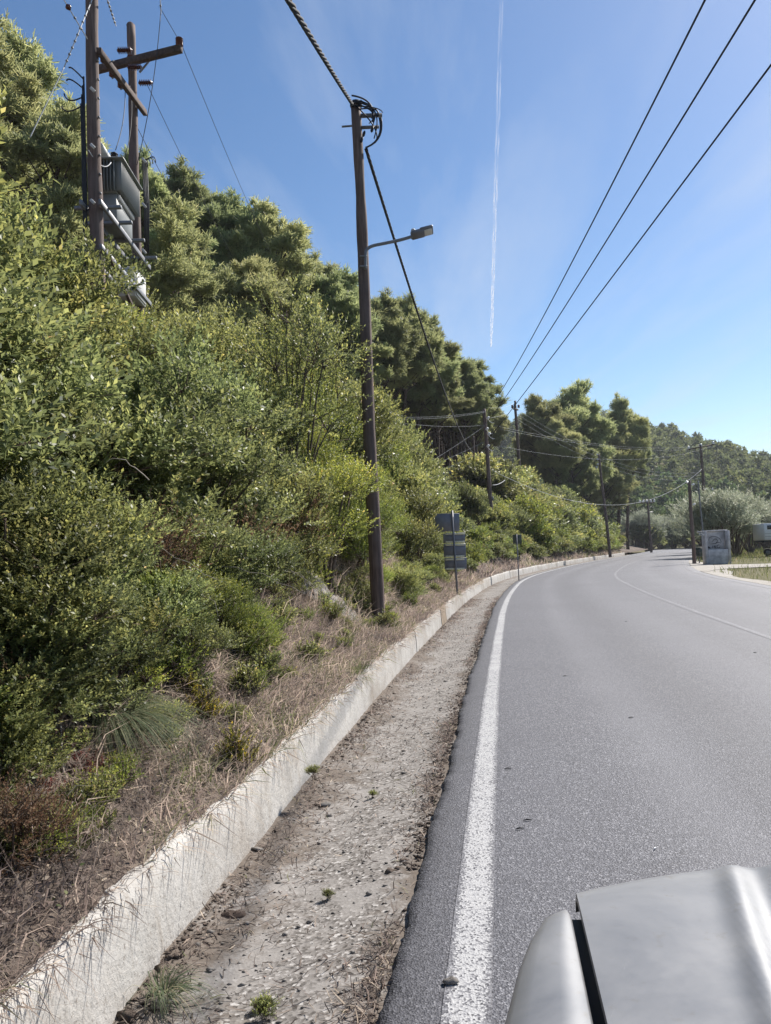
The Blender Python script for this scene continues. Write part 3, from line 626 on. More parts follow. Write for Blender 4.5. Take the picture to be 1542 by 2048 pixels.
def make_pine(seed, Hh, R, c0, npuff, ntuft, L, W, nb, leafm, lean=0.04, nlimb=14, flat=0.7, trunk_r=None, hi=True):
    r = np.random.default_rng(seed); tr = trunk_r or Hh*0.0155
    t = np.linspace(0, 1, 12); lx = lean*Hh*r.normal(0, 1); ly = lean*Hh*r.normal(0, 1); ph = r.uniform(0, 6)
    tp = np.stack([lx*t**1.6+0.02*Hh*np.sin(t*4+ph)*t, ly*t**1.6+0.02*Hh*np.cos(t*3+ph)*t, t*Hh*0.95-0.3*(t == 0)], 1)
    gt = G(); tube(gt, tp, tr*(1-0.85*t)+0.02, 8 if hi else 5, jitter=0.05)
    tpos = lambda f: np.array([np.interp(f, t, tp[:, i]) for i in range(3)])
    puffs = []
    for i in range(npuff):
        f = c0+(1-c0)*((i+r.uniform(0.0, 1))/npuff); prof = math.sin(min(1, (f-c0)/(1-c0)*0.92+0.16)*math.pi)**0.7
        a = i*2.4+r.normal(0, 0.5); q = R*prof*(r.uniform(0.35, 1.0) if not hi else r.uniform(0.4, 1.2))
        c = tpos(f)+np.array([math.cos(a)*q, math.sin(a)*q, q*0.18+r.normal(0, 0.15)]); pr = R*(r.uniform(0.26, 0.44) if not hi else r.uniform(0.12, 0.30))*(0.7+0.4*prof)
        puffs.append((*c, pr)); b = tpos(max(0.1, f-0.07-0.05*q/R)); e = np.array(c); tt = np.linspace(0, 1, 5)[:, None]
        if hi or i % 3 == 0: tube(gt, b+(e-b)*tt+np.array([0, 0, -0.12*q])*(tt*(1-tt)*4*0.3), np.linspace(tr*0.32, 0.015, 5), 5 if hi else 4, cap=False)
    if hi:
        for i in range(nlimb):  # bare dead limbs low on the trunk
            f = r.uniform(0.12, c0); a = r.uniform(0, 6.28); b = tpos(f); q = r.uniform(0.4, 1.3); e = b+np.array([math.cos(a)*q, math.sin(a)*q, r.uniform(-0.1, 0.5)])
            tube(gt, np.stack([b, (b+e)/2+r.normal(0, 0.05, 3), e]), [0.03, 0.018, 0.006], 4, cap=False)
    puffs.append((*tpos(1.0), R*0.32)); puffs = np.array(puffs); k = r.choice(len(puffs), ntuft, p=puffs[:, 3]**2/np.sum(puffs[:, 3]**2))
    d = rand_dir(ntuft, r); d[:, 2] = np.where(d[:, 2] < -0.25, d[:, 2]*0.35, d[:, 2]); d = unit(d); lump = 1+0.22*np.sin(d[:, 0]*6+k)*np.cos(d[:, 1]*5+k*1.7)+0.12*np.sin(d[:, 2]*9+k*2.3)
    an = r.uniform(0.7, 1.45, (len(puffs), 3))*np.array([1, 1, flat]); P = puffs[k, :3]+d*(puffs[k, 3]*lump*r.uniform(0.5, 1.0, ntuft)**0.6*(1+r.exponential(0.15, ntuft)))[:, None]*an[k]
    if hi:   # foliage carried on short branchlets that leave gaps between them
        nbr = 11; bd = rand_dir(len(puffs)*nbr, r).reshape(len(puffs), nbr, 3); bd[..., 2] = np.abs(bd[..., 2])*0.8+bd[..., 2]*0.35+0.12; bd = unit(bd); bl = puffs[:, 3:4]*r.uniform(0.75, 1.75, (len(puffs), nbr)); jb = r.integers(0, nbr, ntuft)
        tt = r.uniform(0.12, 1.0, ntuft)**0.8; ln_ = bl[k, jb]; P = puffs[k, :3]+bd[k, jb]*(ln_*tt)[:, None]+r.normal(0, 1, (ntuft, 3))*(puffs[k, 3]*(0.20-0.10*tt)+0.05)[:, None]; d = unit(bd[k, jb]+r.normal(0, 0.35, (ntuft, 3)))
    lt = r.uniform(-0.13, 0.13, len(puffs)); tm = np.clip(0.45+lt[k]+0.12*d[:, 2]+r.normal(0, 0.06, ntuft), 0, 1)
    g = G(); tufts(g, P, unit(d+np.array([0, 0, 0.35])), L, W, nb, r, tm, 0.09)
    return g, gt

def instance_plant(name, meshes, loc, rz, sc, label, cat, group, partnames=('crown', 'stem'), tilt=(0, 0)):
    root = thing(name, label, cat, loc, rz, group); root.rotation_euler = (tilt[0], tilt[1], rz); root.scale = sc if hasattr(sc, '__len__') else (sc, sc, sc)
    for pn, me in zip(partnames, meshes):
        link(pn, me, root)
    return root

# ------------------------------------------------------------------ shrub variants
SH = {}
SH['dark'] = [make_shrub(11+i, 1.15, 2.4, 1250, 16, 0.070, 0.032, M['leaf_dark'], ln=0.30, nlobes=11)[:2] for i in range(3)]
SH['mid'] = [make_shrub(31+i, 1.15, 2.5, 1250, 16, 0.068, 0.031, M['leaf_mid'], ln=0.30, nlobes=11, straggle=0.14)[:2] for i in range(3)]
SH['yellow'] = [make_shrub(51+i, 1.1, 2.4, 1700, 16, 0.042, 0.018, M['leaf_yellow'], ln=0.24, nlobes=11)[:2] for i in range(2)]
SH['far_dark'] = [make_shrub(71+i, 1.2, 2.2, 650, 12, 0.12, 0.062, M['leaf_dark'], ln=0.34, nlobes=10)[:2] for i in range(2)]
SH['far_mid'] = [make_shrub(81+i, 1.2, 2.2, 650, 12, 0.12, 0.062, M['leaf_mid'], ln=0.34, nlobes=10)[:2] for i in range(2)]
SH['far_yellow'] = [make_shrub(91+i, 1.2, 2.2, 650, 12, 0.11, 0.056, M['leaf_yellow'], ln=0.32, nlobes=10)[:2] for i in range(2)]
SH['olive'] = [make_shrub(101+i, 2.2, 3.9, 1700, 13, 0.15, 0.045, M['leaf_olive'], ln=0.5, nlobes=14, low=0.22)[:2] for i in range(2)]
SH['sapling'] = [make_shrub(161, 0.95, 4.7, 620, 13, 0.060, 0.025, M['leaf_mid'], ln=0.42, nlobes=12, straggle=0.6, low=0.25, core=0.75)[:2]]
SH['brown'] = [make_shrub(111, 0.8, 1.1, 420, 10, 0.045, 0.018, M['leaf_brown'], ln=0.25, nlobes=8)[:2]]
SH['herb'] = [make_shrub(121+i, 0.36, 0.42, 150, 10, 0.045, 0.020, M['leaf_mid'], ln=0.14, nlobes=5, low=0.0)[:2] for i in range(3)]
SH['herb_yellow'] = [make_shrub(131, 0.36, 0.45, 200, 10, 0.036, 0.015, M['leaf_yellow'], ln=0.14, nlobes=5, low=0.0)[:2]]
SH['herb_red'] = [make_shrub(141, 0.3, 0.32, 80, 9, 0.042, 0.018, M['leaf_red'], ln=0.13, nlobes=5, low=0.0)[:2]]
SH['flower'] = [make_shrub(151, 0.22, 0.5, 110, 12, 0.028, 0.014, M['flower'], ln=0.16, nlobes=5, low=0.1, upward=0.9)[:2]]
LAB = {
 'dark': ('evergreen_shrub', 'dense dark green evergreen shrub with glossy leaves on the roadside bank', 'shrub', 'dark glossy shrubs on the bank'),
 'mid': ('evergreen_shrub', 'tall mid green shrub with long loose leafy shoots on the bank', 'shrub', 'tall loose green shrubs on the bank'),
 'yellow': ('mastic_shrub', 'yellow-green small-leaved shrub growing on the bank above the low wall', 'shrub', 'yellow-green shrubs on the bank'),
 'far_dark': ('roadside_bush', 'dark green rounded bush on the bank along the bend', 'bush', 'dark bushes along the bend'),
 'far_mid': ('roadside_bush', 'mid green rounded bush on the bank along the bend', 'bush', 'green bushes along the bend'),
 'far_yellow': ('roadside_bush', 'yellowish green bush on the bank along the bend', 'bush', 'yellowish bushes along the bend'),
 'olive': ('olive_tree', 'grey-green round olive tree in the field beside the road', 'tree', 'olive trees beside the road'),
 'brown': ('dry_bush', 'withered brown bush with dead leaves on the bank', 'bush', 'withered bushes on the bank'),
 'herb': ('low_plant', 'small leafy green plant sprouting among dry grass on the bank', 'plant', 'low green plants on the bank'),
 'herb_yellow': ('low_plant', 'small yellow-green plant sprouting among dry grass on the bank', 'plant', 'low yellow-green plants on the bank'),
 'herb_red': ('low_plant', 'small plant with reddish leaves among dry grass on the bank', 'plant', 'low red-leaved plants on the bank'),
 'flower': ('flowering_plant', 'slender plant with yellow flowers on the grassy bank', 'plant', 'yellow flowering plants on the bank'),
}
LAB['sapling'] = ('sapling', '', 'tree', None); LABZ = {'sapling': 'slender tall sapling with open leafy branches', 'dark': 'dark glossy evergreen shrub', 'mid': 'loose mid green shrub', 'yellow': 'yellow-green small-leaved shrub', 'far_dark': 'dark rounded bush', 'far_mid': 'mid green rounded bush', 'far_yellow': 'yellowish bush', 'brown': 'withered brown bush', 'herb': 'small green plant', 'herb_yellow': 'small yellow-green plant', 'herb_red': 'small red-leaved plant', 'flower': 'yellow flowering plant'}
cnt = {}
def zone(s, d):
    w = 'low on the bank' if d < 3.0 else ('halfway up the bank' if d < 5.3 else 'high on the bank')
    z_ = next(t for m_, t in ((4, 'beside the car'), (8, 'below the transformer poles'), (12.2, 'before the lamp pole'), (17, 'just past the lamp pole'), (24, 'beside the stacked sign'), (36, 'between the stacked sign and the small sign'), (54, 'beside the bend pole'), (72, 'between the bend pole and the pine clump'), (92, 'below the pine clump'), (1e9, 'past the leaning pole')) if s < m_)
    return w+' '+z_
def put(kind, x, y, sc, zoff=0.0, rz=None, tilt=None, z=None):
    v = SH[kind]; i = cnt.get(kind, 0); cnt[kind] = i+1; nm, lab, cat, grp = LAB[kind]
    zz = tz(x, y) if z is None else z
    if kind != 'olive':
        s_, d_ = to_sd(x, y); zn = zone(s_[0], d_[0]); lab = LABZ[kind]+' '+zn; grp = LABZ[kind]+'s '+zn
    return instance_plant(nm, v[i % len(v)], (x, y, zz+zoff), random.uniform(0, 6.28) if rz is None else rz, sc, lab, cat, grp, tilt=tilt or (random.uniform(-.1, .1), random.uniform(-.1, .1)))
def put_sd(kind, s, d, sc, **kw): x, y = sd(s, d); return put(kind, float(x), float(y), sc, **kw)
def visible(x, y, z, r):
    u, v, dep = project((x, y, z)); m = F*r/max(dep[0], 0.3)
    return dep[0] > 0.3 and -m-60 < u[0] < 1542+m+60
R_ = random.Random(5)
def shrub_row(s0, s1, step, d0, d1, kinds, h0, h1, w=1.0, jit=0.4):
    s = s0
    while s < s1:
        d = R_.uniform(d0, d1); h = R_.uniform(h0, h1); x, y = sd(s, d); kd = R_.choice(kinds)
        base = {'dark': 2.4, 'mid': 2.5, 'yellow': 2.4}.get(kd, 2.2); sc = h/base*w
        if visible(float(x), float(y), 2, 1.5*sc): put(kd, float(x), float(y), (sc*R_.uniform(0.9, 1.15), sc*R_.uniform(0.9, 1.15), h/base), zoff=-0.1)
        s += step*R_.uniform(1-jit, 1+jit)
# near belt
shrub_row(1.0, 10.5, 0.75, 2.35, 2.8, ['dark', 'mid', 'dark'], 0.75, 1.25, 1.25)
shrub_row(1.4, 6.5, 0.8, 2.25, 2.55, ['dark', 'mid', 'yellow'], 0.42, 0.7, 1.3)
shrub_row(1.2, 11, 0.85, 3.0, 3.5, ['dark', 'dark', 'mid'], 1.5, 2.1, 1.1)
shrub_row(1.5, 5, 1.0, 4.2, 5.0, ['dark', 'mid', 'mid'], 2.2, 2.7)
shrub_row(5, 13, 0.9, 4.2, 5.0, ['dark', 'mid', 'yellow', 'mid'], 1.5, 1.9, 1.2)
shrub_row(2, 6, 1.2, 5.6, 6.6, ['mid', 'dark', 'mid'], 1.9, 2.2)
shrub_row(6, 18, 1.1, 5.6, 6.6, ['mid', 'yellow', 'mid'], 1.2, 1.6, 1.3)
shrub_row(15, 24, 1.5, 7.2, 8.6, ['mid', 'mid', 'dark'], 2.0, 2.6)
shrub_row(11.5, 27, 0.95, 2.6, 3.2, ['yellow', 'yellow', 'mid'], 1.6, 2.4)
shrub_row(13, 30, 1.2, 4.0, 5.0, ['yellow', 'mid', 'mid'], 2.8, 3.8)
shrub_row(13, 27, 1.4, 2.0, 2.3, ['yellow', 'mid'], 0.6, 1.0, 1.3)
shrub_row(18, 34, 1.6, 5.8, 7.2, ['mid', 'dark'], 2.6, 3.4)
put_sd('sapling', 11.6, 3.1, (1.0, 1.0, 1.0), tilt=(0.03, 0.10)); put_sd('mid', 10.6, 3.4, (0.95, 0.95, 1.05), tilt=(-0.05, 0.10))
def put_top(kind, u, v, Y, w=1.0):
    p = at(u, v, Y); x, y = float(p[0]), float(p[1]); h = float(p[2])-tz(x, y); return put(kind, x, y, (w*h/3.0, w*h/3.0, h/3.15), zoff=-0.1, tilt=(0, 0))
for u, v, Y, kd in ((5, 290, 7.0, 'mid'), (60, 385, 7.8, 'mid'), (-40, 260, 7.4, 'mid'), (105, 480, 8.8, 'mid')): put_top(kd, u, v, Y, 0.95)
# along the bend
shrub_row(24, 36, 1.5, 3.2, 4.2, ['far_yellow', 'far_mid', 'far_mid', 'far_dark'], 1.7, 2.4, 1.15)
shrub_row(36, 51, 1.4, 3.0, 3.8, ['far_yellow', 'far_mid', 'far_dark'], 0.8, 1.3, 1.4)
shrub_row(51, 60, 1.5, 3.2, 4.2, ['far_yellow', 'far_mid', 'far_mid', 'far_dark'], 1.7, 2.6, 1.15)
shrub_row(30, 45, 1.7, 4.8, 6.2, ['far_mid', 'far_dark', 'far_mid'], 1.9, 2.7, 1.1)
shrub_row(45, 64, 1.9, 4.8, 6.0, ['far_mid', 'far_dark', 'far_mid'], 1.3, 2.0, 1.2)
shrub_row(34, 42, 2.4, 7, 9.5, ['far_dark', 'far_mid'], 2.0, 3.0, 1.2)
shrub_row(62, 70, 2.4, 7, 9.5, ['far_dark', 'far_mid'], 2.0, 3.0, 1.2)
shrub_row(27, 60, 1.3, 2.1, 2.9, ['far_yellow', 'far_mid', 'far_mid'], 0.7, 1.4, 1.3)
shrub_row(58, 114, 1.4, 2.2, 2.9, ['far_mid', 'far_dark', 'far_yellow'], 1.2, 2.2, 1.3)
shrub_row(58, 114, 1.7, 3.2, 4.4, ['far_mid', 'far_dark', 'far_dark', 'far_yellow'], 2.4, 3.4, 1.25)
shrub_row(60, 118, 2.4, 5.5, 8, ['far_dark', 'far_mid'], 3.2, 4.4, 1.2)

# ------------------------------------------------------------------ pines
print('pines')
PV = []
specs = [(201, 11.5, 2.6, 0.30), (202, 12.5, 2.4, 0.42), (203, 10.5, 2.8, 0.28), (204, 13.0, 2.3, 0.48), (205, 11.0, 2.5, 0.36), (206, 12.0, 2.9, 0.38), (207, 13.0, 2.2, 0.56), (208, 12.5, 2.3, 0.60)]
for sdv, h, r_, c0 in specs:
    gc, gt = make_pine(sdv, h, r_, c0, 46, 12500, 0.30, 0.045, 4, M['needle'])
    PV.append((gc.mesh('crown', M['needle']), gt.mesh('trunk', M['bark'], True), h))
PF = []; PFg = []
for i in range(4):
    gc, gt = make_pine(260+i, 9.0, 2.5, 0.25, 11, 330, 0.62, 0.34, 2, M['needle_far'], hi=False)
    PFg.append((gc.arrays(), gt.arrays())); PF.append((gc.mesh('crown', M['needle_far']), gt.mesh('trunk', M['bark'], True), 9.0))
npine = 0
def put_pine(x, y, h, wide=1.0, var=None, z=None, label=None, group=None, tilt=None):
    global npine
    me, tr, bh = PV[(npine % 6) if var is None else var]; npine += 1; s = h/bh
    return instance_plant('pine_tree', (me, tr), (x, y, (tz(x, y) if z is None else z)-0.15), R_.uniform(0, 6.28), (s*wide, s*wide, s), label or 'tall pine with billowing green crown on the wooded hillside above the road', 'tree', group or 'pines on the hillside above the road', ('crown', 'trunk'), tilt=tilt or (R_.uniform(-.05, .05), R_.uniform(-.05, .05)))
# hillside stand, set out on a jittered grid in station / distance
PG = [(s, d) for s in np.arange(4, 104, 4.3) for d in np.arange(12.5, 46, 4.4)]+[(s, d) for s in np.arange(40, 84, 3.0) for d in np.arange(12.5, 22, 3.1)]
for s, d in PG:
    for _ in (0,):
        s_ = s+R_.uniform(-1.6, 1.6); d_ = d+R_.uniform(-1.6, 1.6)
        if s_ > 80 and d_ < 15: continue
        if s_ < 30 and d_ < 15: continue
        x, y = map(float, sd(s_, d_)); z = tz(x, y); u, v, dep = project((x, y, z+9))
        if dep[0] < 4 or u[0] < -160 or u[0] > 1100: continue
        if s_ > 95 and u[0] > 965: continue
        h = R_.uniform(10.0, 13.5) if d_ > 21 or s_ > 40 else R_.uniform(7.5, 9.5)
        if s_ < 20: h *= 0.78
        zn = ('front' if d_ < 17 else 'middle' if d_ < 26 else 'upper')+' rows of the slope '+('above the transformer poles' if s_ < 26 else 'behind the lamp pole' if s_ < 46 else 'above the stacked sign' if s_ < 64 else 'above the bend pole')
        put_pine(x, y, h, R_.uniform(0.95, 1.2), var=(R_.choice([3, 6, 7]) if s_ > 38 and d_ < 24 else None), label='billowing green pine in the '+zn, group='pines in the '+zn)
# the clump of big pines by the bend
for u, v, Y, h, w in ((1085, 805, 100, 17, 1.1), (1125, 800, 104, 18, 1.15), (1158, 768, 104, 20.5, 1.0), (1185, 830, 112, 17, 1.05), (1222, 808, 116, 18.5, 1.05), (1060, 845, 106, 14.5, 1.1), (1243, 862, 120, 15, 1.1), (1100, 850, 96, 14, 1.1), (1140, 850, 98, 15, 1.1), (1200, 870, 110, 15, 1.1)):
    p = at(u, v, Y); zb = tz(float(p[0]), float(p[1])); h_ = float(p[2])-zb+0.3; put_pine(float(p[0]), float(p[1]), h_, w*0.95*h/h_, var=int(u) % 3 and (6 + int(u) % 2), z=zb, label='tall dark pine in the clump standing over the bend of the road', group='pines in the clump over the bend')
# far hill: the largest 150 as trees, the rest as one mass
far = []
r2 = np.random.default_rng(77)
gx = np.arange(-60, 330, 7.6)
for X in gx:
    for Y in np.arange(150, 520, 7.6):
        x = X+r2.uniform(-3, 3); y = Y+r2.uniform(-3, 3); rr = math.hypot(x, y); az = math.degrees(math.atan2(x, y))
        if az < 5 or az > 33 or rr < 172 or rr > 470: continue
        s_, d_ = to_sd(x, y)
        if abs(d_[0]) < 12 and s_[0] < 178: continue
        far.append((x, y, rr))
far.sort(key=lambda t: t[2])
FA = np.array(far); fz = terrain(FA[:, 0], FA[:, 1]); print('far pines', len(far), 'near', npine)
gcr = G(); gtr = G(); nind = 0
for i, (x, y, rr) in enumerate(far):
    h = 8.0+4.5*r2.random(); w = h/9.0*r2.uniform(0.95, 1.3); a = r2.uniform(0, 6.28); k = i % 4
    if nind < 150:
        instance_plant('pine_tree', PF[k][:2], (x, y, fz[i]-0.3), a, (w, w, h/9.0), 'distant round-topped pine on the lower slope of the far hill', 'tree', 'pines on the far hill', ('crown', 'trunk')); nind += 1
    else:
        c, s_ = math.cos(a), math.sin(a); Rm = np.array([[c, s_, 0], [-s_, c, 0], [0, 0, 1]])*np.array([1, 1, 1]); 
        (V, Fs, Ts), (V2, Fs2, Ts2) = PFg[k]; dt = r2.uniform(-0.2, 0.2)
        half = len(Fs[0]) if rr < 330 else len(Fs[0])
        gcr.add((V*np.array([w, w, h/9.0]))@Rm+np.array([x, y, fz[i]-0.3]), Fs[0], np.clip(Ts[0]+dt, 0, 1))
        gtr.add((V2*np.array([w, w, h/9.0]))@Rm+np.array([x, y, fz[i]-0.3]), Fs2)
wood = tag(link('far_pine_wood', gcr.mesh('far_pine_wood', M['needle_far'])), 'mass of pine trees covering the far hill', 'woodland', kind='stuff')
link('trunks', gtr.mesh('trunks', M['bark']), wood)['kind'] = 'stuff'

# ------------------------------------------------------------------ olive trees and bushes on the right and behind
for u, v, Y, sc in ((1432, 1085, 66, 1.5), (1470, 1085, 70, 1.35), (1500, 1082, 78, 1.25), (1345, 1095, 158, 1.6), (1372, 1095, 155, 1.6), (1322, 1098, 160, 1.7), (1296, 1098, 152, 1.7), (1274, 1098, 150, 1.7), (1388, 1095, 148, 1.4), (1415, 1080, 84, 1.5), (1412, 1085, 98, 1.2), (1530, 1075, 95, 1.4), (1560, 1075, 80, 1.4)):
    p = at(u, v, Y); put('olive', float(p[0]), float(p[1]), sc, zoff=-0.1)
for u, Y, sc in ((1380, 150, 2.4), (1350, 156, 2.2), (1320, 158, 2.4), (1410, 140, 2.2), (1300, 150, 2.2), (1440, 120, 2.0), (1475, 115, 2.2), (1515, 105, 2.2), (1545, 120, 2.4), (1280, 150, 2.4)):
    p = at(u, 1090, Y); x, y = float(p[0]), float(p[1])
    instance_plant('field_bush', SH['far_dark'][int(u) % 2], (x, y, tz(x, y)-0.1), R_.uniform(0, 6), sc, 'large dark bush closing the view beyond the end of the road', 'bush', 'dark bushes beyond the road')

# ------------------------------------------------------------------ dry grass, litter and small plants on the bank
print('grass')
def blades(g, P, D, L, W, bend, r, tint):
    n = len(P); side = unit(np.cross(D, np.array([0, 0, 1.])+r.normal(0, 0.4, (n, 3)))); L = L[:, None]; W = W[:, None]
    m = P+D*L*0.55+np.array([0, 0, 1.])*0.0; tip = P+D*L+bend*L
    V = np.stack([P-side*W*0.5, P+side*W*0.5, m+side*W*0.4, m-side*W*0.4, tip], 1).reshape(-1, 3); b = np.arange(n)[:, None]*5
    g.add(V, [b+np.array([[0, 1, 2, 3]])], tint); g.n -= 0
    g.F.setdefault(3, []).append(b+np.array([[3, 2, 4]])+(g.n-n*5)); g.T.setdefault(3, []).append(np.asarray(tint))
def dry_grass():
    r = np.random.default_rng(41); g = G()
    n = 190000; s = r.uniform(0, 1, n)**1.7*30+0.6; d = WALL_D+0.06+r.uniform(0, 1, n)**1.2*2.7
    den = 0.55+0.9*fbm(s, d, 0.8, 4); keep = r.random(n) < np.clip(den+0.3, 0.2, 1); s = s[keep]; d = d[keep]; n = len(s)
    x, y = sd(s, d); z = bank_z_safe(s, d, x, y); z = np.where(d < WALL_D+WALL_T, WALL_TOP-0.01, z)
    tx = np.interp(s, ss, TS[:, 0]); ty = np.interp(s, ss, TS[:, 1]); out = np.stack([ty, -tx, np.zeros(n)], 1)   # towards the road
    stand = r.random(n)[:, None]
    D = unit(out*r.uniform(0.0, 1.0, (n, 1))*np.where(d < 1.6, 0.15, 1.0)[:, None]+rand_dir(n, r)*0.9+np.array([0, 0, 1.])*np.where(stand > 0.75, 1.1, 0.2)); D[:, 2] = np.where(D[:, 2] < -0.25, -0.25, D[:, 2])
    far_ = 1+s/14; L = r.uniform(0.06, 0.24, n)*np.where(stand[:, 0] > 0.9, 1.5, 1); W = r.uniform(0.0025, 0.006, n)*far_
    pat = 0.52+0.5*fbm(s, d, 1.1, 3)+0.25*fbm(s, d, 4, 2); tint = np.clip(pat+r.normal(0, 0.16, n), 0, 1)
    blades(g, np.stack([x, y, z-0.01], 1), D, L, W, out*r.uniform(0, 0.35, (n, 1))+np.array([0, 0, -1.])*r.uniform(0.0, 0.4, (n, 1)), r, tint)
    # longer strands hanging over the wall
    n = 1700; s = r.uniform(0, 1, n)**1.3*26+0.8; cl = fbm(s, s*0, 1.4, 3); kp = r.random(n) < np.clip(0.35+1.3*cl, 0.03, 1); s = s[kp]; n = len(s); d = WALL_D+r.uniform(0.03, 0.2, n); x, y = sd(s, d)
    tx = np.interp(s, ss, TS[:, 0]); ty = np.interp(s, ss, TS[:, 1]); out = np.stack([ty, -tx, np.zeros(n)], 1)
    D = unit(out*r.uniform(0.4, 1.0, (n, 1))+r.normal(0, 0.4, (n, 3))+np.array([0, 0, 0.35])); D[:, 2] = np.maximum(D[:, 2], 0.0)
    blades(g, np.stack([x, y, np.full(n, WALL_TOP-0.005)], 1), D, r.uniform(0.1, 0.26, n), r.uniform(0.002, 0.0042, n)*(1+s/14), np.array([0, 0, -1.])*r.uniform(0.4, 1.1, (n, 1)), r, np.clip(0.5+r.normal(0, 0.22, n), 0, 1))
    # fallen leaves, dead and green, matted on the bank
    n = 60000; s = r.uniform(0, 1, n)**1.6*26+0.5; d = WALL_D+0.12+r.uniform(0, 1, n)**1.1*2.8; kp = r.random(n) < np.clip(0.5+1.0*fbm(s+5, d, 0.9, 4), 0.1, 1); s = s[kp]; d = d[kp]; n = len(s); x, y = sd(s, d); z = bank_z_safe(s, d, x, y)+r.uniform(0, 0.07, n)
    dd = unit(rand_dir(n, r)*np.array([1, 1, 0.6])); nn = unit(np.array([0.35, -0.1, 0.8])+r.normal(0, 0.5, (n, 3))); nn = unit(nn-dd*np.sum(nn*dd, -1, keepdims=True)); LL = r.uniform(0.012, 0.030, n)*(1+s/14)
    V, F_ = leafs(np.stack([x, y, z], 1), dd, nn, LL, LL*r.uniform(0.35, 0.6, n)); g.add(V, F_, np.clip(0.52+0.75*fbm(s, d+3, 0.7, 3)+r.normal(0, 0.2, n), 0, 1))
    # standing tall dry stalks further up
    n = 6000; s = r.uniform(2, 24, n); d = r.uniform(2.0, 3.6, n); kp = fbm(s, d, 0.6, 3) > 0.05; s = s[kp]; d = d[kp]; n = len(s); x, y = sd(s, d); z = bank_z_safe(s, d, x, y)
    D = unit(rand_dir(n, r)*0.55+np.array([0, 0, 1.])); blades(g, np.stack([x, y, z-0.02], 1), D, r.uniform(0.25, 0.6, n), r.uniform(0.003, 0.006, n)*(1+s/18), r.normal(0, 0.2, (n, 3))+np.array([0, 0, -0.15]), r, np.clip(0.62+r.normal(0, 0.15, n), 0, 1))
    tag(link('dry_grass', g.mesh('dry_grass', M['dry'])), 'dry straw coloured grass and litter covering the bank', 'grass', kind='stuff')
    # bend verge further on: coarser
    g = G(); n = 12000; s = r.uniform(28, 105, n); d = WALL_D+0.1+r.uniform(0, 2.4, n); x, y = sd(s, d); z = bank_z_safe(s, d, x, y); D = unit(rand_dir(n, r)*0.8+np.array([0, 0, 0.8]))
    blades(g, np.stack([x, y, z-0.02], 1), D, r.uniform(0.15, 0.45, n), r.uniform(0.02, 0.05, n), r.normal(0, 0.15, (n, 3)), r, np.clip(0.64+0.6*fbm(s, d, 0.35, 3)+r.normal(0, 0.18, n), 0, 1))
    tag(link('verge_grass', g.mesh('verge_grass', M['dry'])), 'rough dry grass at the foot of the bank along the bend', 'grass', kind='stuff')
dry_grass()
# green and straw grass on the right hand side
def field_grass():
    r = np.random.default_rng(43); g = G(); n = 90000; x = r.uniform(9, 75, n); y = r.uniform(20, 125, n); s, d = to_sd(x, y); u, v, dep = project(np.stack([x, y, np.zeros(n)], 1))
    ok = (d < -ROAD_W-0.35-0.7*np.abs(fbm(s, d*0, 0.35, 3))) & (u < 1640); 
    ok &= ~((y > DYA(x)-0.1) & (y < DYB(x)+0.2)); ok &= ~((x > 15) & (x < 21.5) & (y > 44) & (y < 60) & (d > -ROAD_W-2.0))
    x, y, s, d = x[ok], y[ok], s[ok], d[ok]; n = len(x); den = fbm(x, y, 0.25, 4); kp = r.random(n) < np.clip(0.6+0.9*den, 0.12, 1); x, y, den = x[kp], y[kp], den[kp]; n = len(x)
    D = unit(rand_dir(n, r)*0.6+np.array([0, 0, 1.])); sc = np.hypot(x, y)/40
    tint = np.clip(0.40+0.45*fbm(x, y, 0.4, 3)+r.normal(0, 0.17, n), 0, 1)
    blades(g, np.stack([x, y, np.full(n, -0.04)], 1), D, r.uniform(0.12, 0.42, n), r.uniform(0.012, 0.03, n)*sc, r.normal(0, 0.2, (n, 3)), r, tint)
    tag(link('field_grass', g.mesh('field_grass', M['grass'])), 'patchy green and straw grass in the field beside the road', 'grass', kind='stuff')
field_grass()
# low plants
for i in range(170):
    s = 0.9+R_.random()**1.5*21; d = R_.uniform(1.68, 2.9); kd = R_.choice(['herb', 'herb', 'herb', 'herb_yellow', 'herb_yellow'])
    if float(fbm(np.array([s]), np.array([d]), 0.7, 3)[0]) < -0.12: continue
    put_sd(kd, s, d, R_.uniform(0.3, 0.7), zoff=-0.03)
for s, d in ((2.35, 2.05), (2.75, 1.85), (3.1, 2.1), (2.5, 2.3), (3.6, 1.9)): put_sd('herb_red', s, d, R_.uniform(0.32, 0.55))
for u, v, z in ((378, 1420, 0.9), (400, 1452, 0.8), (470, 1540, 0.55), (530, 1360, 0.9)):
    p = hit(u, v); put('flower', float(p[0]), float(p[1]), 0.55)
for s, d, sc in ((5.5, 2.55, 0.75), (7.6, 2.6, 0.8), (9.2, 2.7, 0.9), (10.4, 3.0, 1.2)): put_sd('brown', s, d, sc)
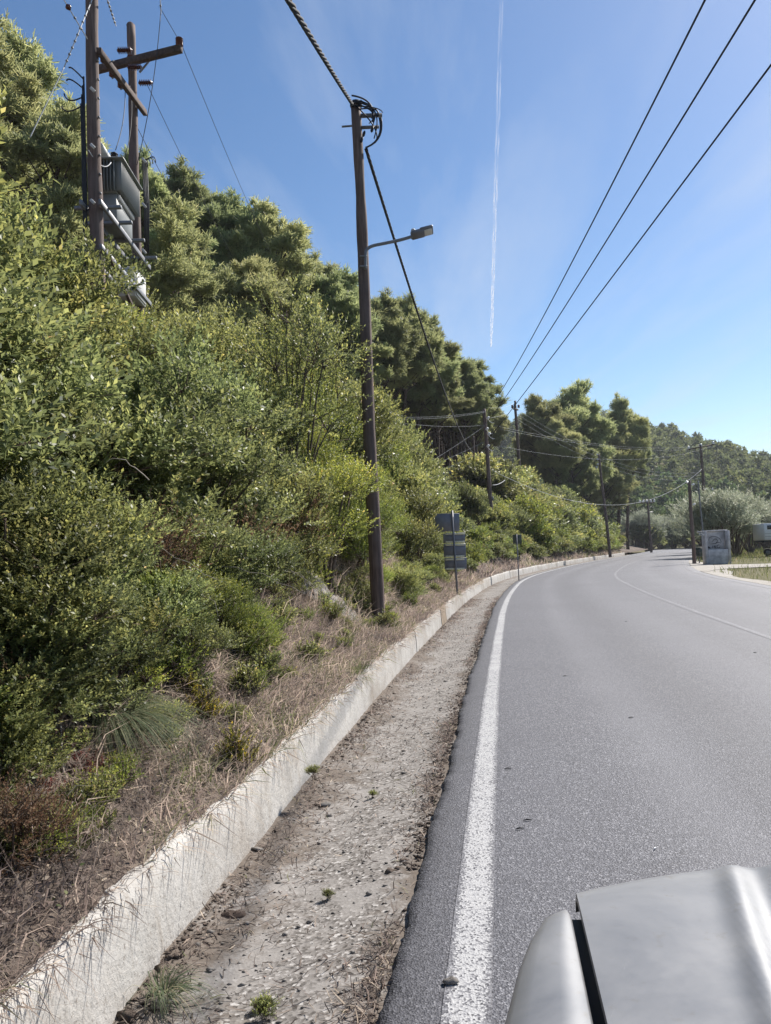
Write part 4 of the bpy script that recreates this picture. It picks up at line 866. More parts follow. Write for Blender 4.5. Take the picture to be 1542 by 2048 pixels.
for k_, (u, v, kd, sc) in enumerate(((60, 1545, 'herb', .7), (130, 1715, 'herb', .75), (35, 1800, 'herb', .7), (300, 1600, 'herb', .45), (150, 1745, 'herb_yellow', .5), (180, 1650, 'herb', .5), (90, 1900, 'herb_yellow', .5), (40, 1960, 'herb', .45), (335, 1490, 'herb', .6), (440, 1620, 'herb', .55), (455, 1450, 'herb', .6), (565, 1425, 'herb', .5), (30, 1440, 'herb', .9), (110, 1370, 'herb', .9), (200, 1330, 'herb', .8), (500, 1330, 'herb_yellow', .9), (540, 1310, 'herb_yellow', .8), (660, 1350, 'herb', .5), (690, 1320, 'herb', .5), (800, 1270, 'herb', .8), (840, 1255, 'herb', .8), (640, 1395, 'herb', .45), (470, 1540, 'herb_yellow', .4), (100, 1590, 'herb_red', .5), (190, 1570, 'herb_red', .4), (100, 1680, 'herb_red', .4), (240, 1640, 'brown', .25), (20, 1650, 'herb', .6), (10, 1900, 'herb', .6), (60, 1840, 'brown', .25), (250, 1800, 'brown', .2))):
    p = hit(u, v); s_, d_ = to_sd(p[0], p[1])
    if d_[0] > 1.62: put(kd, float(p[0]), float(p[1]), sc*0.62, zoff=-0.03)
for u, v, kd, sc in ((30, 1480, 'dark', .30), (120, 1450, 'dark', .32), (210, 1400, 'mid', .30), (290, 1350, 'dark', .30), (60, 1410, 'mid', .34), (370, 1335, 'dark', .28), (440, 1300, 'yellow', .30), (20, 1560, 'mid', .22), (130, 1370, 'dark', .36), (520, 1330, 'yellow', .26), (330, 1290, 'mid', .32)):
    p = hit(u, v); put(kd, float(p[0]), float(p[1]), (sc*1.25, sc*1.25, sc), zoff=-0.05)
RH = random.Random(21)
for k_ in range(70):
    u = RH.uniform(-20, 420); v = RH.uniform(1430, 1960); p = hit(u, v); s_, d_ = to_sd(p[0], p[1])
    if d_[0] > 1.6 and d_[0] < 2.6: put(RH.choice(['herb', 'herb', 'herb', 'herb_yellow', 'brown', 'herb_red'] if k_ % 3 else ['herb']), float(p[0]), float(p[1]), RH.uniform(0.2, 0.4), zoff=-0.02)
# pendulous grass tussock
def tussock(u, v, z, h, n, label):
    p = hit(u, v) if z > 0 else gnd(u, v, z); x, y = float(p[0]), float(p[1]); r = np.random.default_rng(int(u)); g = G()
    a = r.uniform(0, 6.28, n); D = unit(np.stack([np.cos(a)*0.5, np.sin(a)*0.5, r.uniform(0.5, 1.2, n)], 1)); P = np.stack([np.cos(a), np.sin(a), a*0], 1)*r.uniform(0, 0.06, (n, 1))
    L = h*r.uniform(0.5, 1.1, n); D2 = D+np.array([0.35, -0.25, 0])*0.6; D2 = unit(D2)
    side = unit(np.cross(D2, np.array([0, 0, 1.])+r.normal(0, 0.3, (n, 3)))); W = r.uniform(0.003, 0.006, n)[:, None]; V = []; 
    ts = np.linspace(0, 1, 5)
    for t in ts: V.append([P+D2*(L*t)[:, None]+np.array([0.25, -0.15, -1.0])*(L*t*t*0.75)[:, None]+sg*side*W*(1-0.8*t)*0.5 for sg in (-1, 1)])
    V = np.transpose(np.array(V), (2, 0, 1, 3)).reshape(n, 10, 3); b = np.arange(n)[:, None, None]*10
    F_ = (b+np.array([[2*i, 2*i+1, 2*i+3, 2*i+2] for i in range(4)])[None]).reshape(-1, 4)
    g.add(V.reshape(-1, 3), F_, np.repeat(np.clip(r.normal(0.5, 0.25, n), 0, 1), 4))
    o = link('grass_tussock', g.mesh('grass_tussock', M['tussock']), None, (x, y, tz(x, y) if z > 0 else z)); tag(o, label, 'grass')
tussock(225, 1455, 1.15, 0.66, 1100, 'drooping tussock of long blue-green grass on the bank below the shrubs')
tussock(330, 1985, -0.08, 0.22, 160, 'short tussock of grass at the foot of the low wall in the gutter')
# dead twigs lying on the bank
r3 = np.random.default_rng(9)
for i in range(46):
    s = 1.0+r3.random()**1.3*13; d = r3.uniform(1.5, 3.2); x, y = map(float, sd(s, d)); z = tz(x, y); L = r3.uniform(0.15, 0.55); a = r3.uniform(0, 6.28)
    dv_ = np.array([math.cos(a), math.sin(a), r3.uniform(-0.3, 0.5)])*L; x2, y2 = x+dv_[0], y+dv_[1]
    if to_sd(x2, y2)[1][0] < 1.5: continue
    z2 = max(tz(x2, y2), 0.25)+0.06; p0 = np.array([0, 0, 0.05]); p1 = np.array([dv_[0], dv_[1], z2-z])
    g = G(); m_ = (p0+p1)/2+r3.normal(0, 0.03, 3)+np.array([0, 0, 0.03]); tube(g, np.stack([p0, m_, p1]), [0.006, 0.005, 0.0025], 5)
    q = m_+r3.normal(0, 0.08, 3); tube(g, np.stack([m_, (m_+q)/2, q]), [0.003, 0.0025, 0.0015], 4)
    tag(link('dead_twig', g.mesh('dead_twig', M['dead_twig'], True), None, (x, y, z)), 'bleached dead twig lying in the dry grass of the bank', 'twig', 'dead twigs on the bank')
# long bare stalks arching out of the shrubs
for u0, v0, u1, v1, Y in ((420, 1130, 610, 1190, 7.0), (260, 1080, 430, 1165, 5.4), (560, 1130, 760, 1280, 9.0), (300, 960, 210, 920, 5.0), (640, 1185, 560, 1140, 9.0), (330, 1130, 440, 1230, 5.6)):
    a = at(u0, v0, Y); b = at(u1, v1, Y*0.98); t = np.linspace(0, 1, 8)[:, None]; p = a+(b-a)*t+np.array([0, 0, 0.10])*(t*(1-t)*2)+np.random.default_rng(int(u0)).normal(0, 0.012, (8, 3)); g = G(); tube(g, p-a, np.linspace(0.0045, 0.002, 8), 5)
    tag(link('bare_stalk', g.mesh('bare_stalk', M['dead_twig'], True), None, a), 'long bare arching stalk sticking out of the shrubs', 'stalk', 'bare stalks in the shrubs')

# ------------------------------------------------------------------ rocks
def rock(u, v, Y, size, label, seed, group=None, drop=0.0, ax=(1, 1, 1)):
    r = np.random.default_rng(seed); n = 26; th = np.linspace(0, math.pi, n); ph = np.linspace(0, 2*math.pi, 2*n, endpoint=False); T, P = np.meshgrid(th, ph, indexing='ij')
    d = np.stack([np.sin(T)*np.cos(P), np.sin(T)*np.sin(P), np.cos(T)], -1); off = seed*3.7
    rd = np.abs(fbm(d[..., 0]*3+off, d[..., 1]*3-d[..., 2]*2, 1.3, 4)); k_ = 1-0.55*rd+0.30*fbm(d[..., 0]*2+off, d[..., 1]*2+d[..., 2]*2.3, 0.9, 5)+0.25*fbm(d[..., 2]*2+off, d[..., 0]*2-d[..., 1], 1.7, 4)
    V = d*k_[..., None]*np.array(size)*np.array(ax); g = G(); m = 2*n; i = np.arange(n-1)[:, None]; j = np.arange(m)[None, :]; jn = (j+1) % m
    g.add(V.reshape(-1, 3), np.stack([i*m+j, (i+1)*m+j, (i+1)*m+jn, i*m+jn], -1).reshape(-1, 4))
    p = at(u, v, Y); o = link('rock_outcrop', g.mesh('rock_outcrop', M['rock'], False), None, (p[0], p[1], p[2]-drop)); o.rotation_euler = (0, rad(-35), rad(-12)); tag(o, label, 'rock', group)
rock(628, 1180, 10.9, (0.12, 0.50, 0.46), 'pale rock face showing through the bank left of the lamp pole', 3)
rock(690, 1228, 11.6, (0.10, 0.42, 0.36), 'small pale rock slab in the bank at the foot of the lamp pole', 4)
def rock_on(u, v, size, label, seed):
    p = hit(u, v, 20.0); rock(u, v, float(p[1]), size, label, seed)
rock_on(838, 935, (0.9, 2.6, 1.3), 'pale rock of the cut slope behind the sign under the pines', 5)
rock_on(872, 950, (0.8, 2.4, 1.1), 'broad pale rock ledge in the middle of the cut slope', 15)
rock_on(908, 962, (0.8, 2.0, 1.0), 'reddish rock at the crest of the cut slope under the pines', 6)
rock_on(950, 985, (0.8, 1.8, 1.2), 'rock of the cut slope beside the pole on the bend', 7)
p = at(944, 1085, 43.0); x, y = float(p[0]), float(p[1]); instance_plant('creeper_clad_stump', SH['far_dark'][0], (x, y, tz(x, y)-0.2), 0.4, (0.75, 0.75, 1.55), 'dark column of creeper beside the bend pole', 'bush', None)
rock(662, 1210, 11.2, (0.10, 0.36, 0.34), 'pale rock rib between two other rocks in the bank', 14)
# pebbles and crumbs in the gutter
def pebbles():
    r = np.random.default_rng(61); g = G(); n = 2600; s = r.uniform(0, 1, n)**1.6*16+1.0; d = 0.30+0.93*r.random(n)
    x, y = sd(s, d); z = gut_z(s, d, x, y); sz = r.gamma(2.0, 0.0020, n)+0.002; O = np.array([[1, 0, 0], [-1, 0, 0], [0, 1, 0], [0, -1, 0], [0, 0, 1], [0, 0, -1]], float); Fo = np.array([[0, 2, 4], [2, 1, 4], [1, 3, 4], [3, 0, 4], [2, 0, 5], [1, 2, 5], [3, 1, 5], [0, 3, 5]])
    V = (O[None]+r.normal(0, 0.25, (n, 6, 3)))*sz[:, None, None]*np.array([1.2, 1.0, 0.55])+np.stack([x, y, z+sz*0.2], 1)[:, None, :]
    g.add(V.reshape(-1, 3), (np.arange(n)[:, None, None]*6+Fo[None]).reshape(-1, 3)); tag(link('gutter_gravel', g.mesh('gutter_gravel', M['pebble'])), 'loose gravel and crumbs lying in the gutter', 'gravel', kind='stuff')
    g = G(); n = 36000; s = r.uniform(0, 1, n)**1.5*24+1.0; e = r.random(n); d = np.where(e < 0.42, 0.30+np.abs(r.normal(0, 0.07, n)), np.where(e < 0.75, 1.23-np.abs(r.normal(0, 0.14, n)), r.uniform(0.3, 1.2, n)))
    kp = r.random(n) < np.clip(0.55+1.2*fbm(s, d, 1.3, 4), 0.05, 1); s = s[kp]; d = np.clip(d[kp], 0.28, 1.24); n = len(s); x, y = sd(s, d); z = gut_z(s, d, x, y)
    D = unit(rand_dir(n, r)*np.array([1, 1, 0.35])+np.array([0, 0, 0.2])); blades(g, np.stack([x, y, z], 1), D, r.uniform(0.02, 0.085, n), r.uniform(0.002, 0.005, n)*(1+s/14), r.normal(0, 0.2, (n, 3))*np.array([1, 1, 0.2]), r, np.clip(r.normal(0.28, 0.22, n), 0, 1))
    tag(link('gutter_litter', g.mesh('gutter_litter', M['dry'])), 'dead leaves and straw gathered along the gutter edges', 'litter', kind='stuff')
pebbles()
def crumbs():
    r = np.random.default_rng(62); g = G(); n = 9000; s = r.uniform(0, 1, n)**1.5*22+1.0; e = r.random(n) < 0.55; d = np.where(e, 0.285+np.abs(r.normal(0, 0.05, n)), 1.235-np.abs(r.normal(0, 0.07, n)))
    kp = r.random(n) < np.clip(0.45+1.4*fbm(s, e*5.0, 1.1, 4), 0.04, 1); s = s[kp]; d = d[kp]; n = len(s); x, y = sd(s, d); z = gut_z(s, d, x, y); sz = (r.gamma(2.0, 0.0022, n)+0.002)
    O = np.array([[1, 0, 0], [-1, 0, 0], [0, 1, 0], [0, -1, 0], [0, 0, 1], [0, 0, -1]], float); Fo = np.array([[0, 2, 4], [2, 1, 4], [1, 3, 4], [3, 0, 4], [2, 0, 5], [1, 2, 5], [3, 1, 5], [0, 3, 5]])
    V = (O[None]+r.normal(0, 0.3, (n, 6, 3)))*sz[:, None, None]*np.array([1.3, 1.3, 0.7])+np.stack([x, y, z+sz*0.25], 1)[:, None, :]
    g.add(V.reshape(-1, 3), (np.arange(n)[:, None, None]*6+Fo[None]).reshape(-1, 3)); tag(link('soil_crumbs', g.mesh('soil_crumbs', M['soil'])), 'dark soil crumbs banked along both edges of the gutter', 'soil', kind='stuff')
crumbs()
for u, v, sc in ((530, 2030, 0.16), (655, 1790, 0.09), (810, 1935, 0.12), (628, 1548, 0.15), (745, 1590, 0.10), (520, 2010, 0.08), (812, 1930, 0.08), (870, 1560, 0.10)):
    z = 0.1 if u == 628 else -0.07; p = gnd(u, v, z); nm, lab, cat, grp = LAB['herb']
    instance_plant('weed', SH['herb'][int(v) % 3], (p[0], p[1], z-0.02), u, sc, 'tiny green weed growing out of the gutter concrete' if u != 628 else 'tiny green weed growing out of the face of the low wall', 'weed', 'weeds in the gutter' if u != 628 else None)
def stone(u, v, z, sz, name, label, m, seed):
    r = np.random.default_rng(seed); g = G(); lathe(g, (0, 0, 0), (0, 0, 1), [(0.2*sz, -0.2*sz), (0.75*sz, 0.0), (sz, 0.22*sz), (0.8*sz, 0.5*sz), (0.35*sz, 0.66*sz)], 9); V, F1, T1 = g.arrays(); V = V*np.array([1.3, 0.8, 1])+r.normal(0, sz*0.08, V.shape)
    g2 = G(); g2.add(V, F1[0]); g2.add(V, F1[1]); p = gnd(u, v, z); tag(link(name, g2.mesh(name, m), None, (p[0], p[1], z)), label, 'stone')
stone(466, 1838, -0.118, 0.05, 'stone', 'dark stone lying against the foot of the low wall', M['bark'], 1)
stone(650, 1612, -0.11, 0.035, 'stone', 'small grey stone lying in the gutter gravel', M['pebble'], 2)
stone(902, 1965, 0.006, 0.022, 'stone', 'small brown stone lying on the white edge line', M['pebble'], 3)
def crumb(u, v, L, a, m, label, nm):
    p = gnd(u, v, 0.006); g = G(); d = np.array([math.cos(a), math.sin(a), 0])*L; tube(g, np.stack([-d/2, np.array([0, 0, 0.004]), d/2]), [0.002, L*0.10, 0.0015], 5); tag(link(nm, g.mesh(nm, m), None, p), label, 'litter', 'scraps on the asphalt' if nm == 'twig_scrap' else None)
crumb(1310, 1697, 0.035, 0.9, M['insul_white'], 'small white scrap lying on the asphalt ahead of the car', 'paper_scrap')
for u, v in ((1016, 1537), (1252, 1243), (1055, 1640), (1130, 1352), (1262, 1435), (1510, 1305), (1040, 1657)): crumb(u, v, 0.05, 0.1, M['black'], 'dark scrap of twig lying on the asphalt', 'twig_scrap')

# ------------------------------------------------------------------ poles
def pole_mesh(h, rb, rt, lean=(0, 0), seed=0, n=14):
    t = np.linspace(0, 1, 30); r = np.random.default_rng(seed); p = np.stack([lean[0]*t+0.012*np.sin(t*9+seed), lean[1]*t, t*(h+0.6)-0.6], 1); g = G(); rr = rb+(rt-rb)*t+r.normal(0, 0.0035, 30)
    tube(g, p, rr, n, jitter=0.02); return g
def wire(name, pts, r, m, label, cat='cable', group=None, sag=0.0, n=40, sides=6):
    P = np.asarray(pts, float)
    if len(P) == 2: t = np.linspace(0, 1, n)[:, None]; P = P[0]+(P[1]-P[0])*t; P[:, 2] -= sag*4*(t*(1-t))[:, 0]
    o0 = P[0].copy(); g = G(); tube(g, P-o0, r, sides); return tag(link(name, g.mesh(name, m, True), None, o0), label, cat, group)
def twisted(name, a, b, sag, label, strands=4, r=0.0135, R=0.018, pitch=0.95, n=260):
    t = np.linspace(0, 1, n)[:, None]; P = a+(b-a)*t; P[:, 2] -= sag*4*(t*(1-t))[:, 0]; L = np.linalg.norm(b-a); T = unit(np.gradient(P, axis=0)); u = unit(np.cross(T, np.array([0, 0, 1.]))); w = np.cross(u, T); g = G()
    for k_ in range(strands):
        ph = t[:, 0]*L/pitch*6.283+k_*6.283/strands; tube(g, P-a+(np.cos(ph)[:, None]*u+np.sin(ph)[:, None]*w)*R, r, 5, cap=True)
    return tag(link(name, g.mesh(name, M['wire_dark'], True), None, a), label, 'cable')

# --- near pole with street lamp
pb = at(757, 1255, 12.5); pt = at(712, 208, 12.5); hB = float(pt[2]-pb[2])
root = thing('utility_pole', 'brown wooden utility pole carrying a street lamp on the bank', 'pole', tuple(pb))
lx = float(pt[0]-pb[0]); link('post', pole_mesh(hB, 0.118, 0.082, (lx, 0), 1).mesh('post', M['pole'], True), root)
g = G(); tube(g, [(lx-0.25, 0, hB-0.38), (lx+0.02, -0.02, hB-0.38)], 0.016, 6); link('bolt', g.mesh('bolt', M['steel']), root)
g = G(); box(g, (lx+0.25, -0.02, hB-0.22), (0.36, 0.05, 0.05)); box(g, (lx+0.22, -0.02, hB-0.42), (0.30, 0.04, 0.04)); link('bracket', g.mesh('bracket', M['lamp_grey']), root)
g = G(); lathe(g, (lx, 0, hB-0.05), (0, 0, 1), [(0.1, 0), (0.105, 0.03), (0.09, 0.08), (0.03, 0.1)], 12); link('cap_band', g.mesh('cap_band', M['black']), root)
rc = np.random.default_rng(4)
for k_ in range(9):   # cable loops at the pole head
    t = np.linspace(0, 1, 14)[:, None]; e = np.array([lx+0.30+rc.normal(0, 0.06), -0.08+rc.normal(0, 0.04), hB-0.42+rc.normal(0, 0.15)]); a0 = np.array([lx+rc.normal(0, 0.05), -0.10, hB-0.02+rc.normal(0, 0.08)])
    p = a0+(e-a0)*t+np.array([0.22+rc.normal(0, 0.06), 0, 0.10+rc.normal(0, 0.1)])*(t*(1-t)*2.2); g = G(); tube(g, p, rc.choice([0.008, 0.011, 0.014]), 6); link('cable_loop', g.mesh('cable_loop', M['black'], True), root)
for k_ in range(3):
    t = np.linspace(0, 1, 12)[:, None]; a0 = np.array([lx+0.38+0.015*k_, -0.08, hB-0.30]); e = np.array([lx+0.13, -0.08, hB-0.80]); p = a0+(e-a0)*t+np.array([0.16, 0, -0.12])*(t*(1-t)*2.4); g = G(); tube(g, p, 0.014, 6); link('cable_loop', g.mesh('cable_loop', M['black'], True), root)
for k_, (dx, dz) in enumerate(((0.10, -0.62), (0.06, -0.72), (0.24, -0.55), (0.27, -0.38))):
    g = G(); lathe(g, (lx+dx, -0.1, hB+dz), (0.3, 0, 1), [(0.012, 0), (0.024, 0.02), (0.024, 0.07), (0.012, 0.1)], 8); link('connector', g.mesh('connector', M['black']), root)
# street lamp: its own thing, clamped to the pole
PXM = 1/ (F/12.5)
lp = at(729, 540, 12.35); q = lambda u, v: at(u, v, 12.3)
lamp = thing('street_lamp', 'grey street lamp on a curved arm clamped to the near wooden pole', 'street lamp', tuple(lp))
o_ = np.array(lp); pts = np.array([q(731, 538), q(731, 515), q(732, 503), q(737, 496), q(748, 491), q(770, 486.5), q(800, 480), q(828, 472)])-o_
pp = catmull(pts, 6); g = G(); tube(g, pp, 0.026, 10); link('arm', g.mesh('arm', M['steel'], True), lamp)
for v_ in (513, 533):
    g = G(); c = q(727, v_)-o_; bbox(g, c, (0.12, 0.05, 0.03)); link('clamp', g.mesh('clamp', M['steel']), lamp)
ax = unit(q(864, 459)-q(818, 471)); az_ = unit(np.cross(ax, np.array([0, 1, -0.55]))); az_ = az_ if az_[2] > 0 else -az_; ay = np.cross(az_, ax); AXL = np.array([ax, ay, az_])
c = q(836, 468)-o_; g = G(); bbox(g, c, (0.24, 0.16, 0.085), AXL, 0.025); hd = link('housing', g.mesh('housing', M['lamp_grey']), lamp)
g = G(); bbox(g, q(853, 462)-o_, (0.22, 0.18, 0.055), AXL, 0.025); link('lamp_head', g.mesh('lamp_head', M['lamp_grey']), lamp)
g = G(); bbox(g, q(854, 462.5)-o_-az_*0.03-ay*0.0, (0.15, 0.12, 0.02), AXL, 0.006); link('lens', g.mesh('lens', M['lens']), lamp)
g = G(); lathe(g, q(827, 463)-o_+az_*0.0, az_, [(0.035, 0), (0.04, 0.02), (0.03, 0.045), (0.008, 0.055)], 10); link('photocell', g.mesh('photocell', M['white'], True), lamp)
# cables of the near pole
top = pb+np.array([lx, 0, hB])
a = at(585, -10, 6.5); dirn = unit(a-top); twisted('bundled_cable', top+np.array([-0.05, -0.05, -0.05]), top+(a-top)*2.2, 0.05, 'thick twisted black cable reaching the near pole head from overhead')
c0_ = top+np.array([0.14, -0.08, -0.82]); e_ = at(946, 905, 62.0); twisted('bundled_cable', c0_, e_, 1.0, 'thick twisted black cable descending from the near pole towards the pines', n=420, pitch=0.7)
g = G(); 

# --- other poles
def simple_pole(name, base, topp, rb, rt, label, extras=None, group=None, m='pole'):
    base = np.array(base, float); topp = np.array(topp, float); r = thing(name, label, 'pole', tuple(base), group=group); d = topp-base
    link('post', pole_mesh(float(d[2]), rb, rt, (float(d[0]), float(d[1])), int(abs(base[0])*10)).mesh('post', M[m], True), r)
    if extras: extras(r, d)
    return r
def insul(r, p, axis=(0, 0, 1), s=1.0, m='insul_white'):
    g = G(); lathe(g, p, axis, [(0.02*s, 0), (0.05*s, 0.01*s), (0.055*s, 0.04*s), (0.03*s, 0.055*s), (0.05*s, 0.075*s), (0.05*s, 0.10*s), (0.02*s, 0.13*s)], 9); return link('insulator', g.mesh('insulator', M[m], True), r)
pc_b = at(988, 1090, 51); pc_t = at(968, 818, 51); C_at = [(974, 826), (972, 848), (976, 858), (974, 882)]
def exC(r, d):
    for (u, v) in C_at:
        p = at(u, v, 50.85)-np.array(pc_b); insul(r, p, (0.4, -0.6, 0.5), 1.7)
        g = G(); t = np.linspace(0, 1, 9)[:, None]; a_ = p; b_ = p+np.array([0.42, 0, -0.25]); tube(g, a_+(b_-a_)*t+np.array([0.1, 0, -0.25])*(t*(1-t)*2), 0.018, 5); link('jumper', g.mesh('jumper', M['wire'], True), r)
    g = G(); box(g, np.array(at(985, 985, 50.8))-np.array(pc_b), (0.12, 0.05, 0.25)); link('bracket', g.mesh('bracket', M['steel']), r)
simple_pole('utility_pole', pc_b-np.array([0, 0, 0.4]), pc_t, 0.155, 0.115, 'dark wooden utility pole with white insulators on the bend beyond the signs', exC)
pd_t = at(1030, 808, 75); pd_b = np.array([pd_t[0]+0.25, pd_t[1], tz(pd_t[0], pd_t[1])])
def exD(r, d):
    g = G(); box(g, d+np.array([0, -0.16, -0.55]), (0.95, 0.12, 0.14), [[math.cos(.9), math.sin(.9), 0], [-math.sin(.9), math.cos(.9), 0], [0, 0, 1]]); link('crossarm', g.mesh('crossarm', M['arm_wood']), r)
    for k_ in (-0.3, 0.0, 0.32): insul(r, d+np.array([k_, -0.16, -0.42 if k_ else 0.0]), (0, 0, 1), 2.4, 'insulator')
simple_pole('utility_pole', pd_b, pd_t, 0.17, 0.13, 'tall wooden pole with short crossarm rising from the bushes before the far hill', exD)
pe_b = at(1220, 1097, 80); pe_t = at(1197, 908, 80)
def exE(r, d):
    for k_ in (0, -0.5, -1.0): insul(r, d+np.array([-0.1, -0.15, k_-0.1]), (-1, -0.4, 0.3), 1.6)
    g = G(); box(g, d+np.array([-0.3, -0.1, -1.4]), (0.22, 0.12, 0.22)); link('junction_box', g.mesh('junction_box', M['white']), r)
simple_pole('utility_pole', pe_b-np.array([0, 0, 0.3]), pe_t, 0.16, 0.12, 'leaning wooden pole at the wall past the clump of pines', exE)
pf_b = gnd(1389, 1127); pf_t = at(1378, 962, float(pf_b[1]))
def exF(r, d):
    for k_, x_ in ((-0.12, -0.12), (-0.30, 0.12), (-1.6, 0.12)): insul(r, d+np.array([x_, -0.1, k_]), (x_*6, -0.3, 0.4), 1.5)
simple_pole('utility_pole', pf_b, pf_t, 0.13, 0.10, 'thick wooden pole standing beside the concrete bus shelter', exF)
pg_b = gnd(1412, 1121.5); pg_t = at(1396, 962, float(pg_b[1])); simple_pole('metal_post', pg_b, pg_t, 0.07, 0.05, 'slim pale metal post leaning behind the bus shelter', None, None, 'steel')
ph_t = at(1401, 890, 85); ph_b = np.array([at(1416, 1085, 85)[0], 85, -0.05])
def exH(r, d):
    p0 = at(1376, 899, 85)-ph_b; p1 = at(1428, 889, 85)-ph_b; g = G(); tube(g, [p0, p1], 0.07, 4); link('crossarm', g.mesh('crossarm', M['arm_wood']), r)
    for k_ in (0.03, 0.5, 0.97): insul(r, p0+(p1-p0)*k_+np.array([0, 0, 0.05]), (0, 0, 1), 2.6)
    for k_ in (1397, 1412, 1425): insul(r, at(k_, 980, 84.8)-ph_b, (0, 0, 1), 1.8)
simple_pole('utility_pole', ph_b, ph_t, 0.19, 0.14, 'wooden pole with insulators on a crossarm rising behind the olive tree', exH)
pi_b = gnd(1303, 1105); pi_t = at(1295, 1002, float(pi_b[1]))
def exI(r, d):
    p0 = at(1279, 1006, pi_b[1])-pi_b; p1 = at(1309, 1005, pi_b[1])-pi_b; g = G(); tube(g, [p0, p1], 0.07, 4); link('crossarm', g.mesh('crossarm', M['arm_wood']), r)
    for k_ in (0.02, 0.25, 0.5, 0.75, 0.98): insul(r, p0+(p1-p0)*k_+np.array([0, 0, 0.05]), (0, 0, 1), 3.0)
    p0 = at(1290, 1025, pi_b[1])-pi_b; p1 = at(1306, 1024, pi_b[1])-pi_b; g = G(); tube(g, [p0, p1], 0.06, 4); link('crossarm', g.mesh('crossarm', M['steel']), r)
simple_pole('utility_pole', pi_b, pi_t, 0.19, 0.14, 'distant wooden pole with a row of white insulators where the road ends', exI)
pj_t = at(946, 872, 62.0); pj_b = np.array([pj_t[0]+0.1, 62.0, at(951, 972, 62)[2]-0.8]); simple_pole('utility_pole', pj_b, pj_t, 0.12, 0.09, 'thin dark pole on the rocky crest under the pines')

# --- overhead wires
for (u0, v0, zz, (u1, v1), sg, lab) in ((1410, 0, 8.6, C_at[0], 0.55, 'dark overhead cable crossing the sky to the top insulator of the bend pole'), (1510, 0, 8.5, C_at[1], 0.55, 'middle dark overhead cable crossing the sky to the bend pole'), (1542, 130, 8.4, C_at[3], 0.55, 'lowest dark overhead cable crossing the sky to the bend pole')):
    d = ray(u0, v0); p = EYE+d*((zz-CAM_H)/d[2]); e = at(u1, v1, 50.8); q0 = p+(p-e)*0.55; q0[2] = zz+0.1
    t = np.linspace(0, 1, 90)[:, None]; P = q0+(e-q0)*t; tp = (q0[1]-p[1])/(q0[1]-e[1]); 
    need = (q0+(e-q0)*tp)[2]-p[2]; sag = max(0.0, need/(4*tp*(1-tp))); P[:, 2] -= sag*4*(t*(1-t))[:, 0]
    wire('overhead_cable', P, 0.0165, M['wire_dark'], lab)
W_ = lambda u, v, Y: at(u, v, Y)
pale = [((1000, 858, 50.8), (1378, 899, 85), 0.55), ((985, 850, 50.8), (1400, 892, 85), 0.75), ((1000, 892, 50.8), (1425, 892, 85), 1.2)]
for k_, (a, b, sg) in enumerate(pale): wire('overhead_wire', [W_(*a), W_(*b)], 0.006, M['wire'], 'pale overhead wire strung from the bend pole across the road to the crossarm pole', 'wire', 'pale wires over the bend', sg)
for k_, (v0, v1) in enumerate(((818, 910), (828, 918), (838, 928))): wire('overhead_wire', [W_(1034, v0, 75), W_(1200, v1-3, 80)], 0.008, M['wire'], 'pale wire running from the tall pole down to the leaning pole', 'wire', 'wires from the tall pole to the leaning pole', 0.3)
for k_, (v0, v1) in enumerate(((912, 944), (920, 950), (928, 957))): wire('overhead_wire', [W_(1200, v0, 80), W_(1400, v1, 84.5)], 0.008, M['wire'], 'pale wire sagging from the leaning pole across the road', 'wire', 'wires from the leaning pole across the road', 0.75)
wire('telephone_cable', [W_(983, 940, 50.8), W_(1404, 938, 84.5)], 0.013, M['wire'], 'low slung telephone cable sagging across the road from the bend pole', 'cable', None, 3.1)
for k_, (u0, v0, v1) in enumerate(((790, 834, 822), (790, 838, 824), (800, 846, 850))): wire('overhead_wire', [W_(u0, v0, 44), W_(972, v1, 51)], 0.006, M['wire'], 'thin pale wire running along the pines to the bend pole', 'wire', 'thin wires along the pines', 0.15)
for k_, (u0, v0, v1) in enumerate(((858, 925, 850), (846, 938, 882), (850, 955, 900))): wire('guy_wire', [W_(u0, v0, 46), W_(972, v1, 51)], 0.006, M['wire'], 'thin stay wire slanting from the rocky bank up to the bend pole', 'wire', 'stay wires of the bend pole', 0.05)
for k_, (v0, v1) in enumerate(((815, 806), (836, 816))): wire('overhead_wire', [W_(978, v0, 51), W_(1028, v1, 75)], 0.006, M['wire'], 'thin wire linking the bend pole to the tall pole', 'wire', 'wires from the bend pole to the tall pole', 0.2)
wire('overhead_wire', [W_(1300, 1012, 111.5), W_(1378, 996, 51.7)], 0.008, M['wire'], 'thin wire from the shelter pole to the distant insulator pole', 'wire', None, 0.6)
wire('guy_wire', [W_(1303, 1070, 111.5), W_(1345, 1030, 108)], 0.03, M['tape'], 'yellow sleeved stay wire beside the distant insulator pole', 'wire', None, 0.0)
wire('overhead_wire', [W_(985, 970, 50.8), W_(1010, 960, 56)], 0.018, M['wire'], 'short pale service wire leaving the bend pole into the bushes', 'wire', None, 0.1)

